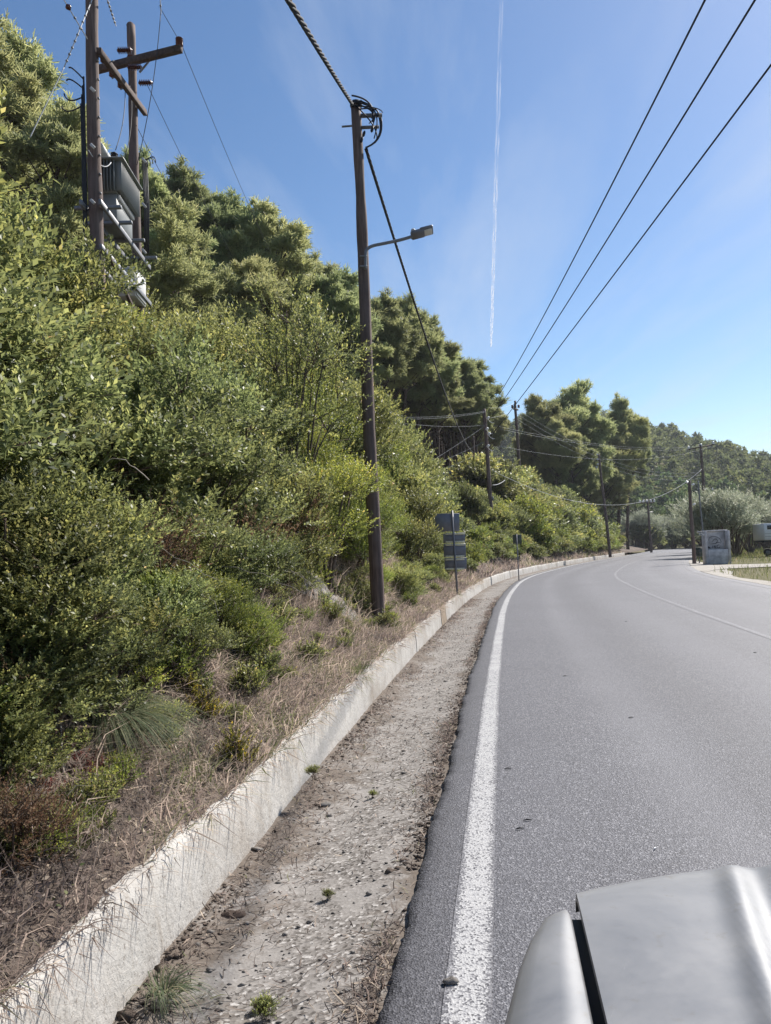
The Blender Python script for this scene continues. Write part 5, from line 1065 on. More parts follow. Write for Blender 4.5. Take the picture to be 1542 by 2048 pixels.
# --- H frame with transformer
print('h frame')
P1 = at(189, 300, 13.5); P2 = at(271, 300, 16.1); z1 = tz(P1[0], P1[1]); z2 = tz(P2[0], P2[1])
hroot = thing('twin_pole_structure', 'two tall wooden poles joined by crossarms carrying a transformer above the shrubs', 'utility frame', (float(P1[0]), float(P1[1]), z1))
o_ = np.array([P1[0], P1[1], z1]); H1 = 13.0-z1; H2 = float(at(270, 50, 16.1)[2])-z2
link('post', pole_mesh(H1, 0.135, 0.105, (0, 0), 5).mesh('post', M['pole'], True), hroot)
gp = pole_mesh(H2, 0.125, 0.088, (-0.05, 0), 6); lathe(gp, (-0.05, 0, H2-0.02), (0, 0, 1), [(0.088, 0), (0.07, 0.05), (0.01, 0.10)], 12)
p2 = link('post', gp.mesh('post', M['pole'], True), hroot); p2.location = (float(P2[0]-P1[0]), float(P2[1]-P1[1]), z2-z1)
e = unit(np.array([P2[0]-P1[0], P2[1]-P1[1], 0])); nrm_ = np.array([e[1], -e[0], 0]); AXE = np.array([e, -nrm_, [0, 0, 1]])   # rows: along, across, up
def seg_box(name, a, b, w, h, m, parent=hroot, off=o_):
    a = np.array(a)-off; b = np.array(b)-off; d = b-a; L = np.linalg.norm(d); x_ = d/L; y_ = unit(np.cross(np.array([0, 0, 1.]), x_)); z_ = np.cross(x_, y_); g = G(); bbox(g, (a+b)/2, (L, w, h), np.array([x_, y_, z_]), 0.006); return link(name, g.mesh(name, m), parent)
rs = nrm_*0.17
zc = 11.0
ca = np.array([P1[0], P1[1], 10.68])-e*0.15+rs*0.95; cb = np.array([P2[0], P2[1], 11.32])+e*0.30+rs*0.85; seg_box('crossarm', ca, cb, 0.09, 0.12, M['arm_wood'])
l_ = at(188, 141, 16.12); r_ = at(363, 97, 15.5); seg_box('crossarm', l_, r_, 0.11, 0.15, M['arm_wood'])
seg_box('brace', at(279, 145, 15.95), at(302, 118, 15.95), 0.03, 0.04, M['steel'])
def bushing(p, axis, n=6, s=1.0, parent=hroot, m='insulator', off=o_):
    prof = [(0.02*s, 0)]; 
    for k_ in range(n): h = 0.03*s*(k_+0.5); prof += [(0.026*s, h), (0.055*s, h+0.008*s), (0.05*s, h+0.016*s), (0.026*s, h+0.022*s)]
    prof.append((0.016*s, 0.03*s*(n+0.8))); g = G(); lathe(g, np.array(p)-off, axis, prof, 10); return link('insulator', g.mesh('insulator', M[m], True), parent)
for u, v, Y in ((234, 101, 14.7), (255, 135, 15.2), (277, 166, 15.9)): bushing(at(u, v, Y), (1, 0.1, 0.05), 7, 1.25)
for u, v, Y, ax_ in ((359, 94, 15.5, (0, 0, 1)), (262, 130, 15.9, (0, 0, 1))): bushing(at(u, v, Y), ax_, 4, 1.5)
for u, v, Y in ((223, 138, 15.2), (240, 160, 15.2), (206, 108, 13.9)):
    bushing(at(u, v, Y), (0, 0, -1), 5, 1.0); a_ = at(u, v, Y)+np.array([0, 0, -0.2]); seg_box('fuse_link', a_, a_+np.array([0.22, -0.05, 0.03]), 0.02, 0.025, M['steel'])
# platform beams
for side in (-1, 1):
    for zz, ww in ((7.85, 0.10), (7.05, 0.09)):
        ca = np.array([P1[0], P1[1], zz])-e*0.28+nrm_*side*0.17; cb = np.array([P2[0], P2[1], zz])+e*0.28+nrm_*side*0.17; seg_box('platform_beam', ca, cb, 0.05, ww, M['steel'])
for f in (0.05, 0.30, 0.62, 0.97): c = np.array([P1[0], P1[1], 7.93])+(np.array([P2[0], P2[1], 7.93])-np.array([P1[0], P1[1], 7.93]))*f; seg_box('platform_beam', c-nrm_*0.42, c+nrm_*0.42, 0.07, 0.06, M['steel'])
seg_box('brace', np.array([P1[0], P1[1], 7.1])+rs, np.array([P2[0], P2[1], 6.2])+rs, 0.05, 0.07, M['arm_wood'])
# cables down the first pole, steps and clips
for k_ in range(4):
    g = G(); zt = at(176, 150+18*k_, 13.4)[2]-z1; x0 = -0.15-0.018*k_; tube(g, [(x0, -0.05, 0.5), (x0+0.005, -0.05, 3.5), (x0, -0.05, zt-0.4), (x0, -0.06, zt)], 0.016, 6); link('riser_cable', g.mesh('riser_cable', M['black'], True), hroot)
    t = np.linspace(0, 1, 12)[:, None]; a_ = np.array([x0, -0.06, zt-0.05]); b_ = a_+np.array([-0.26-0.03*k_, 0, 0.22-0.07*k_]); g = G(); tube(g, a_+(b_-a_)*t+np.array([-0.1, 0, 0.16*(1 if k_ < 2 else -1)])*(t*(1-t)*2.2), 0.013, 6); link('riser_cable', g.mesh('riser_cable', M['black'], True), hroot)
for k_ in range(8):
    g = G(); box(g, (0.115, -0.06, at(200, 118+k_*38, 13.4)[2]-z1), (0.03, 0.04, 0.03)); link('step_bolt', g.mesh('step_bolt', M['steel']), hroot)
for v_ in (178, 291, 402): seg_box('cable_clip', at(181, v_-3, 13.32), at(189, v_+5, 13.3), 0.03, 0.05, M['white'])
for k_ in range(4):
    g = G(); d_ = P2-P1; x0 = d_[0]+0.16+0.03*k_; zt = at(288, 318, 16)[2]-z1; zb = at(288, 505, 16)[2]-z1; tube(g, [(x0, d_[1]-0.05, zt), (x0+0.02, d_[1]-0.05, (zt+zb)/2), (x0, d_[1]-0.06, zb)], 0.014, 6); link('riser_cable', g.mesh('riser_cable', M['black'], True), hroot)
    t = np.linspace(0, 1, 10)[:, None]; a_ = np.array([x0, d_[1]-0.05, zt]); b_ = a_+np.array([0.10+0.03*k_, 0, -0.15+0.03*k_]); g = G(); tube(g, a_+(b_-a_)*t+np.array([0.08, 0, 0.10+0.02*k_])*(t*(1-t)*2.4), 0.011, 6); link('riser_cable', g.mesh('riser_cable', M['black'], True), hroot)
for v_ in (316, 406, 498): seg_box('cable_clip', at(284, v_, 15.9), at(292, v_+9, 15.9), 0.03, 0.05, M['white'])
# jumpers dropping to the transformer
for (u0, v0, Y0, u1, v1, Y1) in ((250, 168, 15.3, 231, 300, 14.5), (262, 180, 15.5, 250, 315, 14.9), (322, 20, 15.2, 274, 330, 15.2)):
    a_ = at(u0, v0, Y0); b_ = at(u1, v1, Y1); t = np.linspace(0, 1, 14)[:, None]; p = a_+(b_-a_)*t+np.array([0.12, 0, -0.1])*(t*(1-t)*2); g = G(); tube(g, p-o_, 0.008, 5); link('jumper', g.mesh('jumper', M['black'], True), hroot)
t = np.linspace(0, 1, 12)[:, None]; a_ = at(177, 300, 13.3); b_ = at(222, 325, 13.9); g = G(); tube(g, a_+(b_-a_)*t+np.array([0.05, 0, -0.35])*(t*(1-t)*2)-o_, 0.009, 5); link('jumper', g.mesh('jumper', M['wire'], True), hroot)
# the transformer itself
tr0 = at(233, 316, 14.1); ztop = float(tr0[2]); tc_ = np.array([(P1[0]+P2[0])/2, 14.75, 0])-nrm_*0.04; tc_[2] = 7.96
tro = thing('transformer', 'grey finned electrical transformer on the platform between two poles', 'transformer', tuple(tc_))
Lt, Wt = 1.25, 0.44; hf0 = ztop-0.60-7.96; hf1 = ztop-7.96
g = G(); bbox(g, (0, 0, hf0*0.5+0.0), (Lt*0.80, Wt*0.85, hf0), AXE, 0.02); link('lower_tank', g.mesh('lower_tank', M['tank']), tro)
g = G(); bbox(g, (0, 0, (hf0+hf1)/2), (Lt*0.86, Wt*0.9, hf1-hf0), AXE, 0.02); link('tank', g.mesh('tank', M['tank']), tro)
g = G(); bbox(g, (0, 0, hf1+0.02), (Lt+0.06, Wt+0.30, 0.035), AXE, 0.01); link('lid', g.mesh('lid', M['tank']), tro)
fin = G(); bbox(fin, (0, 0, 0), (0.014, 0.12, hf1-hf0-0.03), AXE, 0.005); finm = fin.mesh('cooling_fin', M['tank'])
for side in (-1, 1):
    for k_ in range(17): o = link('cooling_fin', finm, tro); pos = e*(-Lt/2+0.05+k_*(Lt-0.1)/16)+nrm_*side*(Wt*0.45+0.062); o.location = (*pos[:2], (hf0+hf1)/2)
fin2 = G(); bbox(fin2, (0, 0, 0), (0.10, 0.014, hf1-hf0-0.03), AXE, 0.005); fin2m = fin2.mesh('cooling_fin', M['tank'])
for side in (-1, 1):
    for k_ in range(7): o = link('cooling_fin', fin2m, tro); pos = e*side*(Lt*0.43+0.052)+nrm_*(-Wt*0.42+k_*Wt*0.84/6); o.location = (*pos[:2], (hf0+hf1)/2)
rib = G(); bbox(rib, (0, 0, 0), (0.018, 0.05, 0.10), AXE, 0.004); ribm = rib.mesh('stiffener', M['white'])
for k_ in range(14): o = link('stiffener', ribm, tro); pos = e*(-Lt*0.36+k_*Lt*0.72/13)+nrm_*(Wt*0.425+0.028); o.location = (*pos[:2], hf0-0.06)
for k_ in (-0.28, 0.02, 0.32): bushing(e*k_*1.1+nrm_*0.08+np.array([0, 0, hf1+0.03]), (0.1, 0, 1), 6, 1.35, tro, 'black', np.zeros(3))
g = G(); lathe(g, -e*0.60+np.array([0, 0, hf1+0.28])-nrm_*0.10, e, [(0.05, 0), (0.085, 0.01), (0.085, 0.55), (0.05, 0.56)], 14); link('conservator', g.mesh('conservator', M['white'], True), tro)
g = G(); tube(g, [-e*0.3-nrm_*0.10+np.array([0, 0, hf1]), -e*0.3-nrm_*0.10+np.array([0, 0, hf1+0.24])], 0.02, 6); link('pipe', g.mesh('pipe', M['tank'], True), tro)
# control cabinet low on the second pole
cb_ = at(264, 575, 15.75); cab = thing('control_cabinet', 'white metal control cabinet hung low between the two transformer poles', 'cabinet', tuple(cb_))
g = G(); bbox(g, (0, 0, 0), (0.75, 0.35, 0.62), AXE, 0.015); link('housing', g.mesh('housing', M['white']), cab); g = G(); bbox(g, nrm_*0.185, (0.68, 0.02, 0.54), AXE, 0.004); link('door', g.mesh('door', M['white']), cab)
# strings of insulators overhead, and the lines beyond
def string(u0, v0, u1, v1, Y0, Y1, label, sl=0.45, m='insulator'):
    a_ = at(u0, v0, Y0); b_ = at(u1, v1, Y1); d = b_-a_; L = np.linalg.norm(d); r = thing('insulator_string', label, 'insulator', tuple(a_))
    g = G(); tube(g, [np.zeros(3), d], 0.009, 5); link('wire', g.mesh('wire', M['wire']), r); n_ = int(L/0.16); 
    for k_ in range(1, n_):
        g = G(); s_ = 1.0 if k_*0.16 < sl else 0.42; lathe(g, d*(k_/n_), d, [(0.012, -0.05*s_), (0.05*s_, -0.02*s_), (0.055*s_, 0.01*s_), (0.015, 0.05*s_)], 9); link('disc' if s_ == 1 else 'clamp', g.mesh('disc', M[m] if s_ == 1 else M['steel'], True), r)
string(110, -30, 175, 78, 12.6, 13.2, 'string of dark red insulators running down to the first transformer pole')
string(205, -30, 232, 52, 13.0, 14.6, 'short string of insulators hanging beside the first transformer pole')
string(318, -40, 322, 28, 14.5, 15.2, 'insulator and clamp hanging in the sky right of the transformer poles', 0.3)
string(186, -5, 128, 135, 13.2, 12.6, 'chain of grey turnbuckles on the stay wire of the transformer pole', 0.0)
wire('guy_wire', [at(128, 135, 12.6), at(60, 275, 12.2)], 0.008, M['wire'], 'pale stay wire running from the transformer pole into the shrubs', 'wire')
for k_, (u0, v0, Y0, u1, v1) in enumerate(((360, 82, 15.5, 590, 590), (290, 160, 16.0, 545, 640), (272, 250, 16.0, 500, 640))):
    wire('power_line', [at(u0, v0, Y0), at(u1, v1, 58)], 0.007, M['wire_dark'], 'thin power line running from the transformer poles over the pine slope', 'wire', 'power lines over the pine slope', 0.6)
wire('power_line', [at(320, 15, 15.2), at(360, 84, 15.5)], 0.006, M['wire_dark'], 'short thin line above the right end of the transformer crossarm', 'wire')

# ------------------------------------------------------------------ signs seen from behind
sb = gnd(915, 1183, 0.35); sb[2] = tz(sb[0], sb[1]); st_ = at(904, 1021, float(sb[1])-0.0)
sg = thing('road_sign', 'back of a grey road sign with four stacked panels on one post', 'sign', tuple(sb)); o_ = np.array(sb)
g = G(); tube(g, [np.array([0, 0, -0.4]), st_-o_], 0.030, 10); link('post', g.mesh('post', M['lamp_grey'], True), sg)
def panel(u0, v0, u1, v1, dy, name, m, thick=0.02):
    Y = float(sb[1])+dy; a_ = at(u0, v1, Y); b_ = at(u1, v0, Y); c = (a_+b_)/2; g = G(); bbox(g, c-o_, (abs(b_[0]-a_[0]), thick, abs(b_[2]-a_[2])), np.array([[cright[0], 0, cright[2]*0.5], [0, 1, 0], [-cright[2]*0.5, 0, 1]]), 0.006); return link(name, g.mesh(name, m), sg)
panel(871, 1026, 918, 1064, 0.06, 'sign_panel', M['sign_back'])
for (v0, v1) in ((1066.5, 1086.6), (1086.4, 1115), (1114.7, 1139.2)): panel(887+(v0-1068)*0.06, v0, 930+(v0-1068)*0.06, v1, 0.06, 'sign_panel', M['sign_back'])
for v0 in (1066, 1082, 1088, 1111, 1117, 1136): panel(891, v0-1, 929, v0+4.2, 0.03, 'mounting_rail', M['tape'], 0.03)
s2 = gnd(1037, 1141, 0.45); s2[2] = tz(s2[0], s2[1]); t2 = at(1033, 1068, float(s2[1])); sg2 = thing('road_sign', 'small grey-green sign back on a thin post among the bushes on the bend', 'sign', tuple(s2)); o_ = np.array(s2); sb = s2
g = G(); tube(g, [np.array([0, 0, -0.3]), t2-o_], 0.026, 8); link('post', g.mesh('post', M['lamp_grey'], True), sg2)
sg = sg2; panel(1026, 1069, 1043, 1088, 0.05, 'sign_panel', M['sign_green']) if 'sign_green' in M else panel(1026, 1069, 1043, 1088, 0.05, 'sign_panel', M['sign_back'])

# ------------------------------------------------------------------ bus shelter, bin, little signs
A_ = gnd(1413, 1128.5); B_ = gnd(1462, 1128.5); A_ = np.array([A_[0], A_[1], -0.04]); w_ = B_-A_; 
exx = unit(np.array([B_[0]-A_[0], B_[1]-A_[1], 0])); exx = unit(np.array([1, -0.12, 0])); eyy = np.array([-exx[1], exx[0], 0])
Wd = F*0+float(abs(at(1461, 1127, A_[1])[0]-A_[0])); Hs = 67/F*A_[1]+0.05; AXS = np.array([exx, eyy, [0, 0, 1]])
shl = thing('bus_shelter', 'small concrete bus shelter with graffiti and a low front wall', 'shelter', tuple(A_))
def sbox(name, c, size, m=M['concrete'], parent=shl, b=0.02):
    g = G(); bbox(g, np.array(c)@AXS, size, AXS, b); return link(name, g.mesh(name, m), parent)
D_ = 0.75
sbox('side_wall', (0.07, D_/2, Hs/2-0.05), (0.15, D_, Hs)); sbox('side_wall', (Wd-0.07, D_/2, Hs/2-0.05), (0.15, D_, Hs)); bw = sbox('back_wall', (Wd/2, D_-0.09, Hs/2-0.06), (Wd-0.30, 0.15, Hs-0.02))
sbox('front_wall', (Wd/2, 0.08, 0.45), (Wd-0.30, 0.14, 0.98)); sbox('roof', (Wd/2, D_-0.12, Hs-0.03), (Wd+0.06, 0.30, 0.09)); sbox('bench', (Wd/2, D_-0.3, 0.45), (Wd-0.32, 0.24, 0.08))
# graffiti strokes on the back wall
def stroke(pts, m, w=0.02):
    g = G(); P = np.array([(np.array([x, D_-0.19, z])@AXS) for x, z in pts]); tube(g, catmull(P, 5) if len(P) > 2 else P, w, 4); link('graffiti', g.mesh('graffiti', m), bw)
X = lambda u: (u-1412)/F*A_[1]; Z = lambda v: (1128-v)/F*A_[1]
stroke([(X(1424), Z(1080)), (X(1426), Z(1074)), (X(1432), Z(1072)), (X(1440), Z(1073)), (X(1446), Z(1078)), (X(1448), Z(1084))], M['paint_black'], 0.012)
stroke([(X(1431), Z(1082)), (X(1436), Z(1077)), (X(1441), Z(1080)), (X(1437), Z(1086)), (X(1431), Z(1086))], M['paint_black'], 0.012)
stroke([(X(1437), Z(1086)), (X(1442), Z(1084)), (X(1447), Z(1086))], M['paint_black'], 0.012)
stroke([(X(1417), Z(1095)), (X(1419), Z(1092.5)), (X(1421), Z(1095)), (X(1423), Z(1092.5)), (X(1426), Z(1095.5))], M['paint_black'], 0.028)
stroke([(X(1430), Z(1095.5)), (X(1431), Z(1090))], M['paint_black'], 0.012); stroke([(X(1434), Z(1096)), (X(1434), Z(1090)), (X(1437), Z(1096)), (X(1437), Z(1090))], M['paint_black'], 0.012)
stroke([(X(1444), Z(1089)), (X(1440), Z(1090)), (X(1440), Z(1094)), (X(1444), Z(1095)), (X(1445), Z(1092))], M['paint_black'], 0.014)
stroke([(X(1419), Z(1079)), (X(1416), Z(1079)), (X(1416), Z(1086)), (X(1419), Z(1086))], M['paint_pale'], 0.018); stroke([(X(1416), Z(1082.5)), (X(1419), Z(1082.5))], M['paint_pale'], 0.016)
stroke([(X(1424), Z(1086)), (X(1425), Z(1079)), (X(1428), Z(1086))], M['paint_pale'], 0.018)
bn = gnd(1400, 1126.0); binr = thing('litter_bin', 'dark green plastic bin beside the thick pole and the shelter', 'bin', (bn[0], bn[1], -0.03))
g = G(); V = np.array([(-.20, -.2, .45), (.20, -.2, .45), (.20, .2, .45), (-.20, .2, .45), (-.25, -.25, 1.02), (.25, -.25, 1.02), (.25, .25, 1.02), (-.25, .25, 1.02)]); g.add(V, BOXF); link('body', g.mesh('body', M['bin']), binr)
g = G(); bbox(g, (0, 0, 1.05), (0.56, 0.56, 0.06), None, 0.02); link('rim', g.mesh('rim', M['bin']), binr); g = G(); tube(g, [(0, 0.1, -0.1), (0, 0.1, 0.5)], 0.04, 8); link('post', g.mesh('post', M['steel']), binr)
for k_, (u, v) in enumerate(((1399, 1064.5), (1403, 1069.5))):
    p = at(u, v, float(A_[1])-0.25); g = G(); bbox(g, (0, 0, 0), (0.32, 0.02, 0.10), np.array([[0.97, 0, -0.24], [0, 1, 0], [0.24, 0, 0.97]]), 0.004); r = thing('arrow_sign', ('upper' if k_ == 0 else 'lower')+' small white direction board on the post beside the shelter', 'sign', tuple(p)); link('board', g.mesh('board', M['white']), r)
    g = G(); bbox(g, (0, -0.014, 0), (0.24, 0.006, 0.035), np.array([[0.97, 0, -0.24], [0, 1, 0], [0.24, 0, 0.97]]), 0.002); link('lettering', g.mesh('lettering', M['paint_black']), r)
# bare post at the edge of the field
p = gnd(1499, 1115); simple_pole('field_stake', p, p+np.array([-0.05, 0, 1.3]), 0.03, 0.025, 'thin wooden stake in the grass beyond the drive')

# ------------------------------------------------------------------ white camper van at the field edge
vb = gnd(1531, 1087); vy = 62.0; vb = at(1530, 1087, vy); vz = -0.03
van = thing('box_van', 'white box van parked in the field at the edge of the trees', 'van', (float(vb[0]), vy, vz))
vh = float(at(1530, 1046, vy)[2]); b0 = float(at(1530, 1080, vy)[2])
g = G(); bbox(g, (2.3, 1.0, (vh+b0)/2), (4.6, 2.0, vh-b0), None, 0.06); link('body', g.mesh('body', M['van_white']), van)
wz = (float(at(1535, 1051, vy)[2])+float(at(1535, 1057, vy)[2]))/2
for x_ in (0.75, 2.1, 3.4):
    g = G(); bbox(g, (x_, -0.005, wz), (1.0, 0.03, 0.32), None, 0.008); link('window', g.mesh('window', M['glass']), van)
for zz in (0.55, 0.30): g = G(); bbox(g, (2.3, -0.004, b0+zz), (4.5, 0.02, 0.025), None, 0.004); link('trim', g.mesh('trim', M['tank']), van)
g = G(); bbox(g, (5.2, 1.0, b0+0.45), (1.3, 1.85, 0.95), None, 0.15); link('cab', g.mesh('cab', M['van_white']), van); g = G(); bbox(g, (5.2, 1.0, b0+1.15), (1.1, 1.7, 0.6), None, 0.15); link('cab_window', g.mesh('cab_window', M['glass']), van)
g = G(); bbox(g, (2.8, 1.0, b0-0.08), (5.6, 1.6, 0.14), None, 0.02); link('chassis', g.mesh('chassis', M['black']), van)
for x_ in (1.1, 5.0):
    for y_ in (0.12, 1.88):
        g = G(); lathe(g, (x_, y_-0.11, 0.33), (0, 1, 0), [(0.2, 0), (0.31, 0.01), (0.335, 0.05), (0.335, 0.17), (0.31, 0.21), (0.2, 0.22)], 20); wh = link('wheel', g.mesh('wheel', M['tyre'], True), van)
        g = G(); lathe(g, (x_, y_-0.115, 0.33), (0, 1, 0), [(0.02, 0), (0.19, 0.0), (0.19, 0.23), (0.02, 0.23)], 16); link('rim', g.mesh('rim', M['steel'], True), wh)

# ------------------------------------------------------------------ the silver car whose bonnet fills the corner
print('car')
HD = math.atan2(0.5, 3.31); car = thing('car', 'silver car with weathered bonnet and fender parked on the edge line', 'car', (0, 0, 0), -HD)
CX = 0.82; XL = -0.035                                   # centre line and outer left side, car frame (x right, y forward)
yfront = lambda x: 1.445+0.20*(1-np.clip(np.abs(np.asarray(x)-CX)/(CX-0.10), 0, 1)**2.2)
def hood_z(x, y):
    f = (1.60-y)/1.45; ax_ = np.abs(x-CX); base = 0.905+0.085*f-0.05*np.clip(1-f*5, 0, 1)**2*0.6
    crown = 0.035*(1-(ax_/0.75)**2)
    cx_ = 0.44-0.10*np.clip(f, 0, 1)*1.35+0.0*x; cx_ = CX-(CX-0.40)-0.11*np.clip((1.56-y)/0.5, -0.2, 2.0)*0.9+0.0
    cx_ = 0.395-0.20*np.clip((1.57-y), -0.1, 1.2)+0.04*np.clip((1.57-y), 0, 1.2)**2; cx_ = CX-np.abs(CX-cx_); q_ = (CX-ax_)-cx_
    rf = sstep((yfront(x)-y), 0.0, 0.10); ridge = (0.010*np.exp(-(q_/0.020)**2)-0.009*np.exp(-((q_-0.045)/0.026)**2))*(0.25+0.75*rf)+0.010*sstep(q_, 0.02, 0.16)*rf
    return base+crown-0.022+ridge
u_ = np.concatenate([np.linspace(0.0, 1.0, 170)]); v_ = np.linspace(0, 1, 60)
X0 = lambda y: 0.098-0.0*y
Xg = np.repeat((0.098+u_*(2*CX-0.196))[None, :], 60, 0); Yf = yfront(Xg); Yg = 0.12+v_[:, None]**0.8*(Yf-0.12)
Zg = hood_z(Xg, Yg); nose = np.clip((v_[:, None]-0.965)/0.035, 0, 1); Zg = Zg-0.03*nose**2
g = G(); n1 = len(u_); g.add(np.stack([Xg, Yg, Zg], -1).reshape(-1, 3), grid_faces(60, n1)[:, ::-1])
# rolled-down rim all round
edge = [(i, 0) for i in range(60)]+[(59, j) for j in range(1, n1)]+[(i, n1-1) for i in range(58, -1, -1)]
E0 = np.array([[Xg[i, j], Yg[i, j], Zg[i, j]] for i, j in edge]); E1 = E0.copy(); E1[:, 2] -= 0.014; k_ = len(E0); idx = np.arange(k_-1)
g.add(np.vstack([E0, E1]), np.stack([idx, idx+1, idx+1+k_, idx+k_], 1)[:, ::-1])
link('bonnet', g.mesh('bonnet', M['car'], True), car)
def fender(side):
    g = G(); ys = np.concatenate([np.linspace(-0.9, 0.9, 20), np.linspace(0.95, 1.425, 30)])
    V = []
    for y in ys:
        f = (1.60-y)/1.45; z0 = 0.905+0.085*f+0.035*(1-((CX-0.098)/0.75)**2)-0.030-0.035*np.clip((y-1.30)/0.125, 0, 1)**2
        out = np.interp(y, [-0.9, 0.7, 1.0, 1.15, 1.25, 1.33, 1.39, 1.425], [XL-0.060, XL-0.060, XL-0.040, -0.046, -0.018, 0.016, 0.051, 0.078]); xi = 0.083
        wd = xi-out; low = 0.42
        prof = [(xi, z0-0.10), (xi, z0-0.006), (xi-0.004, z0), (xi-0.25*wd, z0+0.001), (xi-0.5*wd, z0-0.003), (xi-0.64*wd, z0-0.007), (xi-0.70*wd, z0-0.014), (xi-0.78*wd, z0-0.050), (xi-0.90*wd, z0-0.12), (out, z0-0.19), (out-0.012*(wd/0.12), z0-0.30), (out, low)]
        V.append([(x_, y, z_) for x_, z_ in prof])
    V = np.array(V); 
    if side > 0: V[..., 0] = 2*CX-V[..., 0]
    fc = grid_faces(len(ys), V.shape[1]); g.add(V.reshape(-1, 3), fc if side < 0 else fc[:, ::-1]); return link('fender', g.mesh('fender', M['car'], True), car)
fender(-1); fender(1)
g = G(); box(g, (CX, 0.66, 0.75), (2*CX-0.166, 1.49, 0.20)); box(g, (CX, 1.35, 0.58), (1.3, 0.2, 0.13)); link('engine_bay', g.mesh('engine_bay', M['black']), car)
g = G(); bbox(g, (CX, 1.55, 0.45), (1.50, 0.20, 0.26), None, 0.06); link('bumper', g.mesh('bumper', M['car']), car)
g = G(); bbox(g, (CX, 1.50, 0.72), (0.85, 0.06, 0.18), None, 0.02); link('grille', g.mesh('grille', M['black']), car)
for x_ in (0.26, 2*CX-0.26): g = G(); bbox(g, (x_, 1.455, 0.74), (0.26, 0.08, 0.17), None, 0.03); link('headlight', g.mesh('headlight', M['lens']), car)
# lower body, cabin
yb = -2.55; xr = 2*CX-XL
for x_, nm in ((XL+0.01, 'door'), (xr-0.01, 'door')):
    for y0, y1 in ((-0.02, -0.95), (-0.98, -1.75)):
        g = G(); bbox(g, (x_, (y0+y1)/2, 0.62), (0.05, y0-y1-0.012, 0.66), None, 0.02); dr_ = link('door', g.mesh('door', M['car']), car); g = G(); bbox(g, (x_+(-0.035 if x_ < CX else 0.035), y1+0.12, 0.82), (0.025, 0.16, 0.03), None, 0.008); link('handle', g.mesh('handle', M['black']), dr_)
    g = G(); bbox(g, (x_, -2.15, 0.65), (0.05, 0.78, 0.60), None, 0.02); link('rear_fender', g.mesh('rear_fender', M['car']), car)
g = G(); bbox(g, (CX, -2.5, 0.62), (xr-XL-0.1, 0.12, 0.62), None, 0.04); link('tailgate', g.mesh('tailgate', M['car']), car)
g = G(); box(g, (CX, -0.6, 0.33), (xr-XL-0.16, 3.6, 0.12)); link('floor_pan', g.mesh('floor_pan', M['black']), car)
cab = np.array([(0.12, 0.10, 0.96), (2*CX-0.12, 0.10, 0.96), (2*CX-0.12, -2.45, 0.96), (0.12, -2.45, 0.96), (0.26, -0.62, 1.46), (2*CX-0.26, -0.62, 1.46), (2*CX-0.26, -2.15, 1.46), (0.26, -2.15, 1.46)])
g = G(); g.add(cab, BOXF); link('windows', g.mesh('windows', M['glass']), car)
g = G(); bbox(g, (CX, -1.38, 1.475), (2*CX-0.50, 1.60, 0.05), None, 0.02); link('roof', g.mesh('roof', M['car']), car)
for i, j in ((0, 4), (1, 5), (2, 6), (3, 7)): g = G(); tube(g, [cab[i], cab[j]], 0.03, 6); link('pillar', g.mesh('pillar', M['car']), car)
for x_ in (XL+0.10, xr-0.10):
    for y_ in (0.62, -1.95):
        g = G(); lathe(g, (x_-0.1, y_, 0.33), (1, 0, 0), [(0.2, 0), (0.31, 0.01), (0.33, 0.04), (0.33, 0.16), (0.31, 0.19), (0.2, 0.2)], 24); wh = link('wheel', g.mesh('wheel', M['tyre'], True), car)
        g = G(); lathe(g, (x_-0.105, y_, 0.33), (1, 0, 0), [(0.03, 0), (0.2, 0.0), (0.2, 0.21), (0.03, 0.21)], 18); link('rim', g.mesh('rim', M['steel'], True), wh)

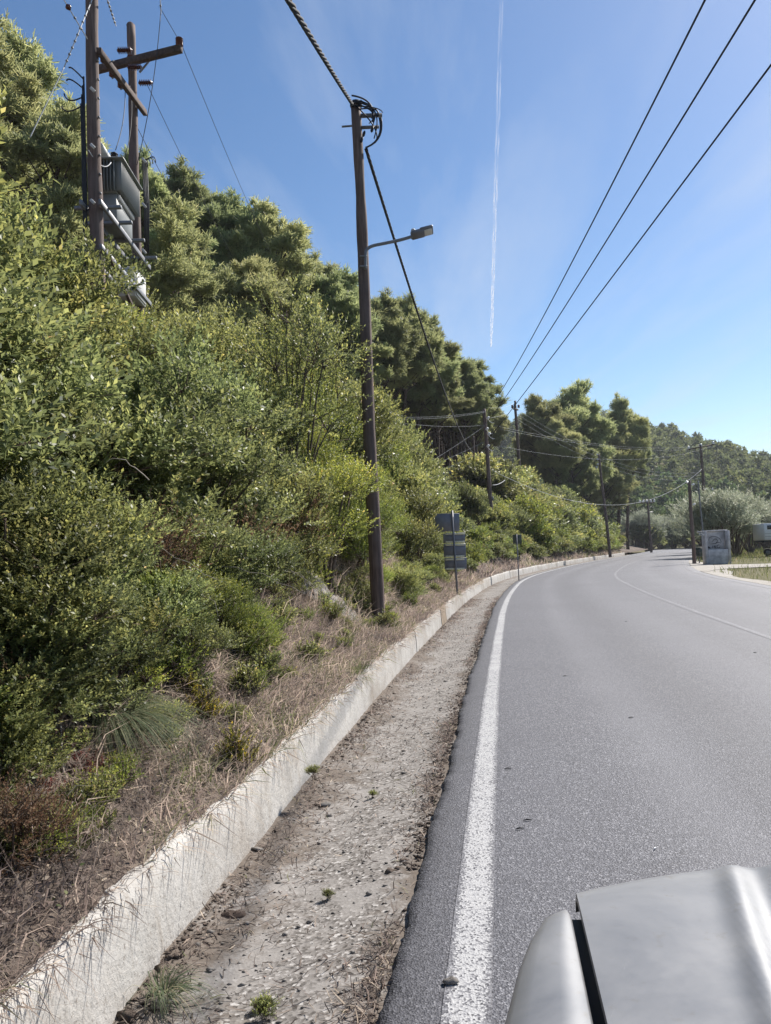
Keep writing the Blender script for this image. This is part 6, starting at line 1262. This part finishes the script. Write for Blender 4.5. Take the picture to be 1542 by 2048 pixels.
# ------------------------------------------------------------------ contrail, high up
def contrail():
    m, nt, b, out = mat('contrail_ice'); tr = ND(nt, 'ShaderNodeBsdfTransparent'); tl = ND(nt, 'ShaderNodeBsdfTranslucent'); tl.inputs['Color'].default_value = (0.95, 0.95, 0.95, 1); df = ND(nt, 'ShaderNodeBsdfDiffuse'); df.inputs['Color'].default_value = (0.95, 0.95, 0.95, 1)
    ad = ND(nt, 'ShaderNodeMixShader'); ad.inputs[0].default_value = 0.5; nt.links.new(tl.outputs[0], ad.inputs[1]); nt.links.new(df.outputs[0], ad.inputs[2])
    uv = coord(nt, 'UV'); n = noise(nt, 1.0, 5, 0.6, uv); su = ND(nt, 'ShaderNodeSeparateXYZ'); nt.links.new(uv, su.inputs[0])
    f1 = maprange(nt, n.outputs['Fac'], 0.34, 0.66, 0.1, 1.0); f2 = maprange(nt, su.outputs[0], 0, 26, 0.10, 0.62); mu = ND(nt, 'ShaderNodeMath', operation='MULTIPLY'); nt.links.new(f1, mu.inputs[0]); nt.links.new(f2, mu.inputs[1])
    ms = ND(nt, 'ShaderNodeMixShader'); nt.links.new(mu.outputs[0], ms.inputs[0]); nt.links.new(tr.outputs[0], ms.inputs[1]); nt.links.new(ad.outputs[0], ms.inputs[2]); nt.links.new(ms.outputs[0], out.inputs['Surface'])
    def sp(u, v): d = ray(u, v); return EYE+d*((9000-CAM_H)/d[2])
    a = sp(1004.5, -60); b_ = sp(982, 694); root = thing('contrail', 'thin white aircraft contrail crossing the blue sky', 'contrail', tuple(a))
    n_ = 160; t = np.linspace(0, 1, n_)
    for sgn in (-1, 1):
        P = (b_-a)*t[:, None]; Y = np.linalg.norm(P+a, axis=1); w = Y/F*np.interp(t, [0, 0.97, 1], [1.0, 0.85, 0.25]); off = Y/F*np.interp(t, [0, 0.9, 1], [2.2, 1.5, 0.2])*sgn+w*1.6*fbm(t*40, t*0+sgn, 1, 4)
        P = P+np.array([1, 0, 0])*off[:, None]; g = G(); tube(g, P, w*(1.35+0.8*fbm(t*50+sgn*9, t*0, 1, 3)), 6); me = g.mesh('vapour_strand', m, True)
        uvv = np.zeros((len(me.vertices), 2)); uvv[:n_*6, 0] = np.repeat(t*26, 6); uvv[:n_*6, 1] = sgn*3.3; L_ = np.zeros(len(me.loops), dtype=np.int32); me.loops.foreach_get('vertex_index', L_); ul = me.uv_layers.new(name='UVMap'); ul.data.foreach_set('uv', uvv[L_].astype(np.float32).ravel())
        link('vapour_strand', me, root)
contrail()
print('done')

# ------------------------------------------------------------------ the air
def haze():
    g = G(); box(g, (0, 0, 44.0), (18400, 18400, 92)); m, nt, b, out = mat('haze_air'); nt.nodes.remove(b); pv = ND(nt, 'ShaderNodeVolumePrincipled'); pv.inputs['Density'].default_value = 0.00021; pv.inputs['Color'].default_value = (0.86, 0.91, 1.0, 1); pv.inputs['Anisotropy'].default_value = 0.25
    nt.links.new(pv.outputs[0], out.inputs['Volume']); tag(link('haze', g.mesh('haze', m)), kind='stuff')
haze()
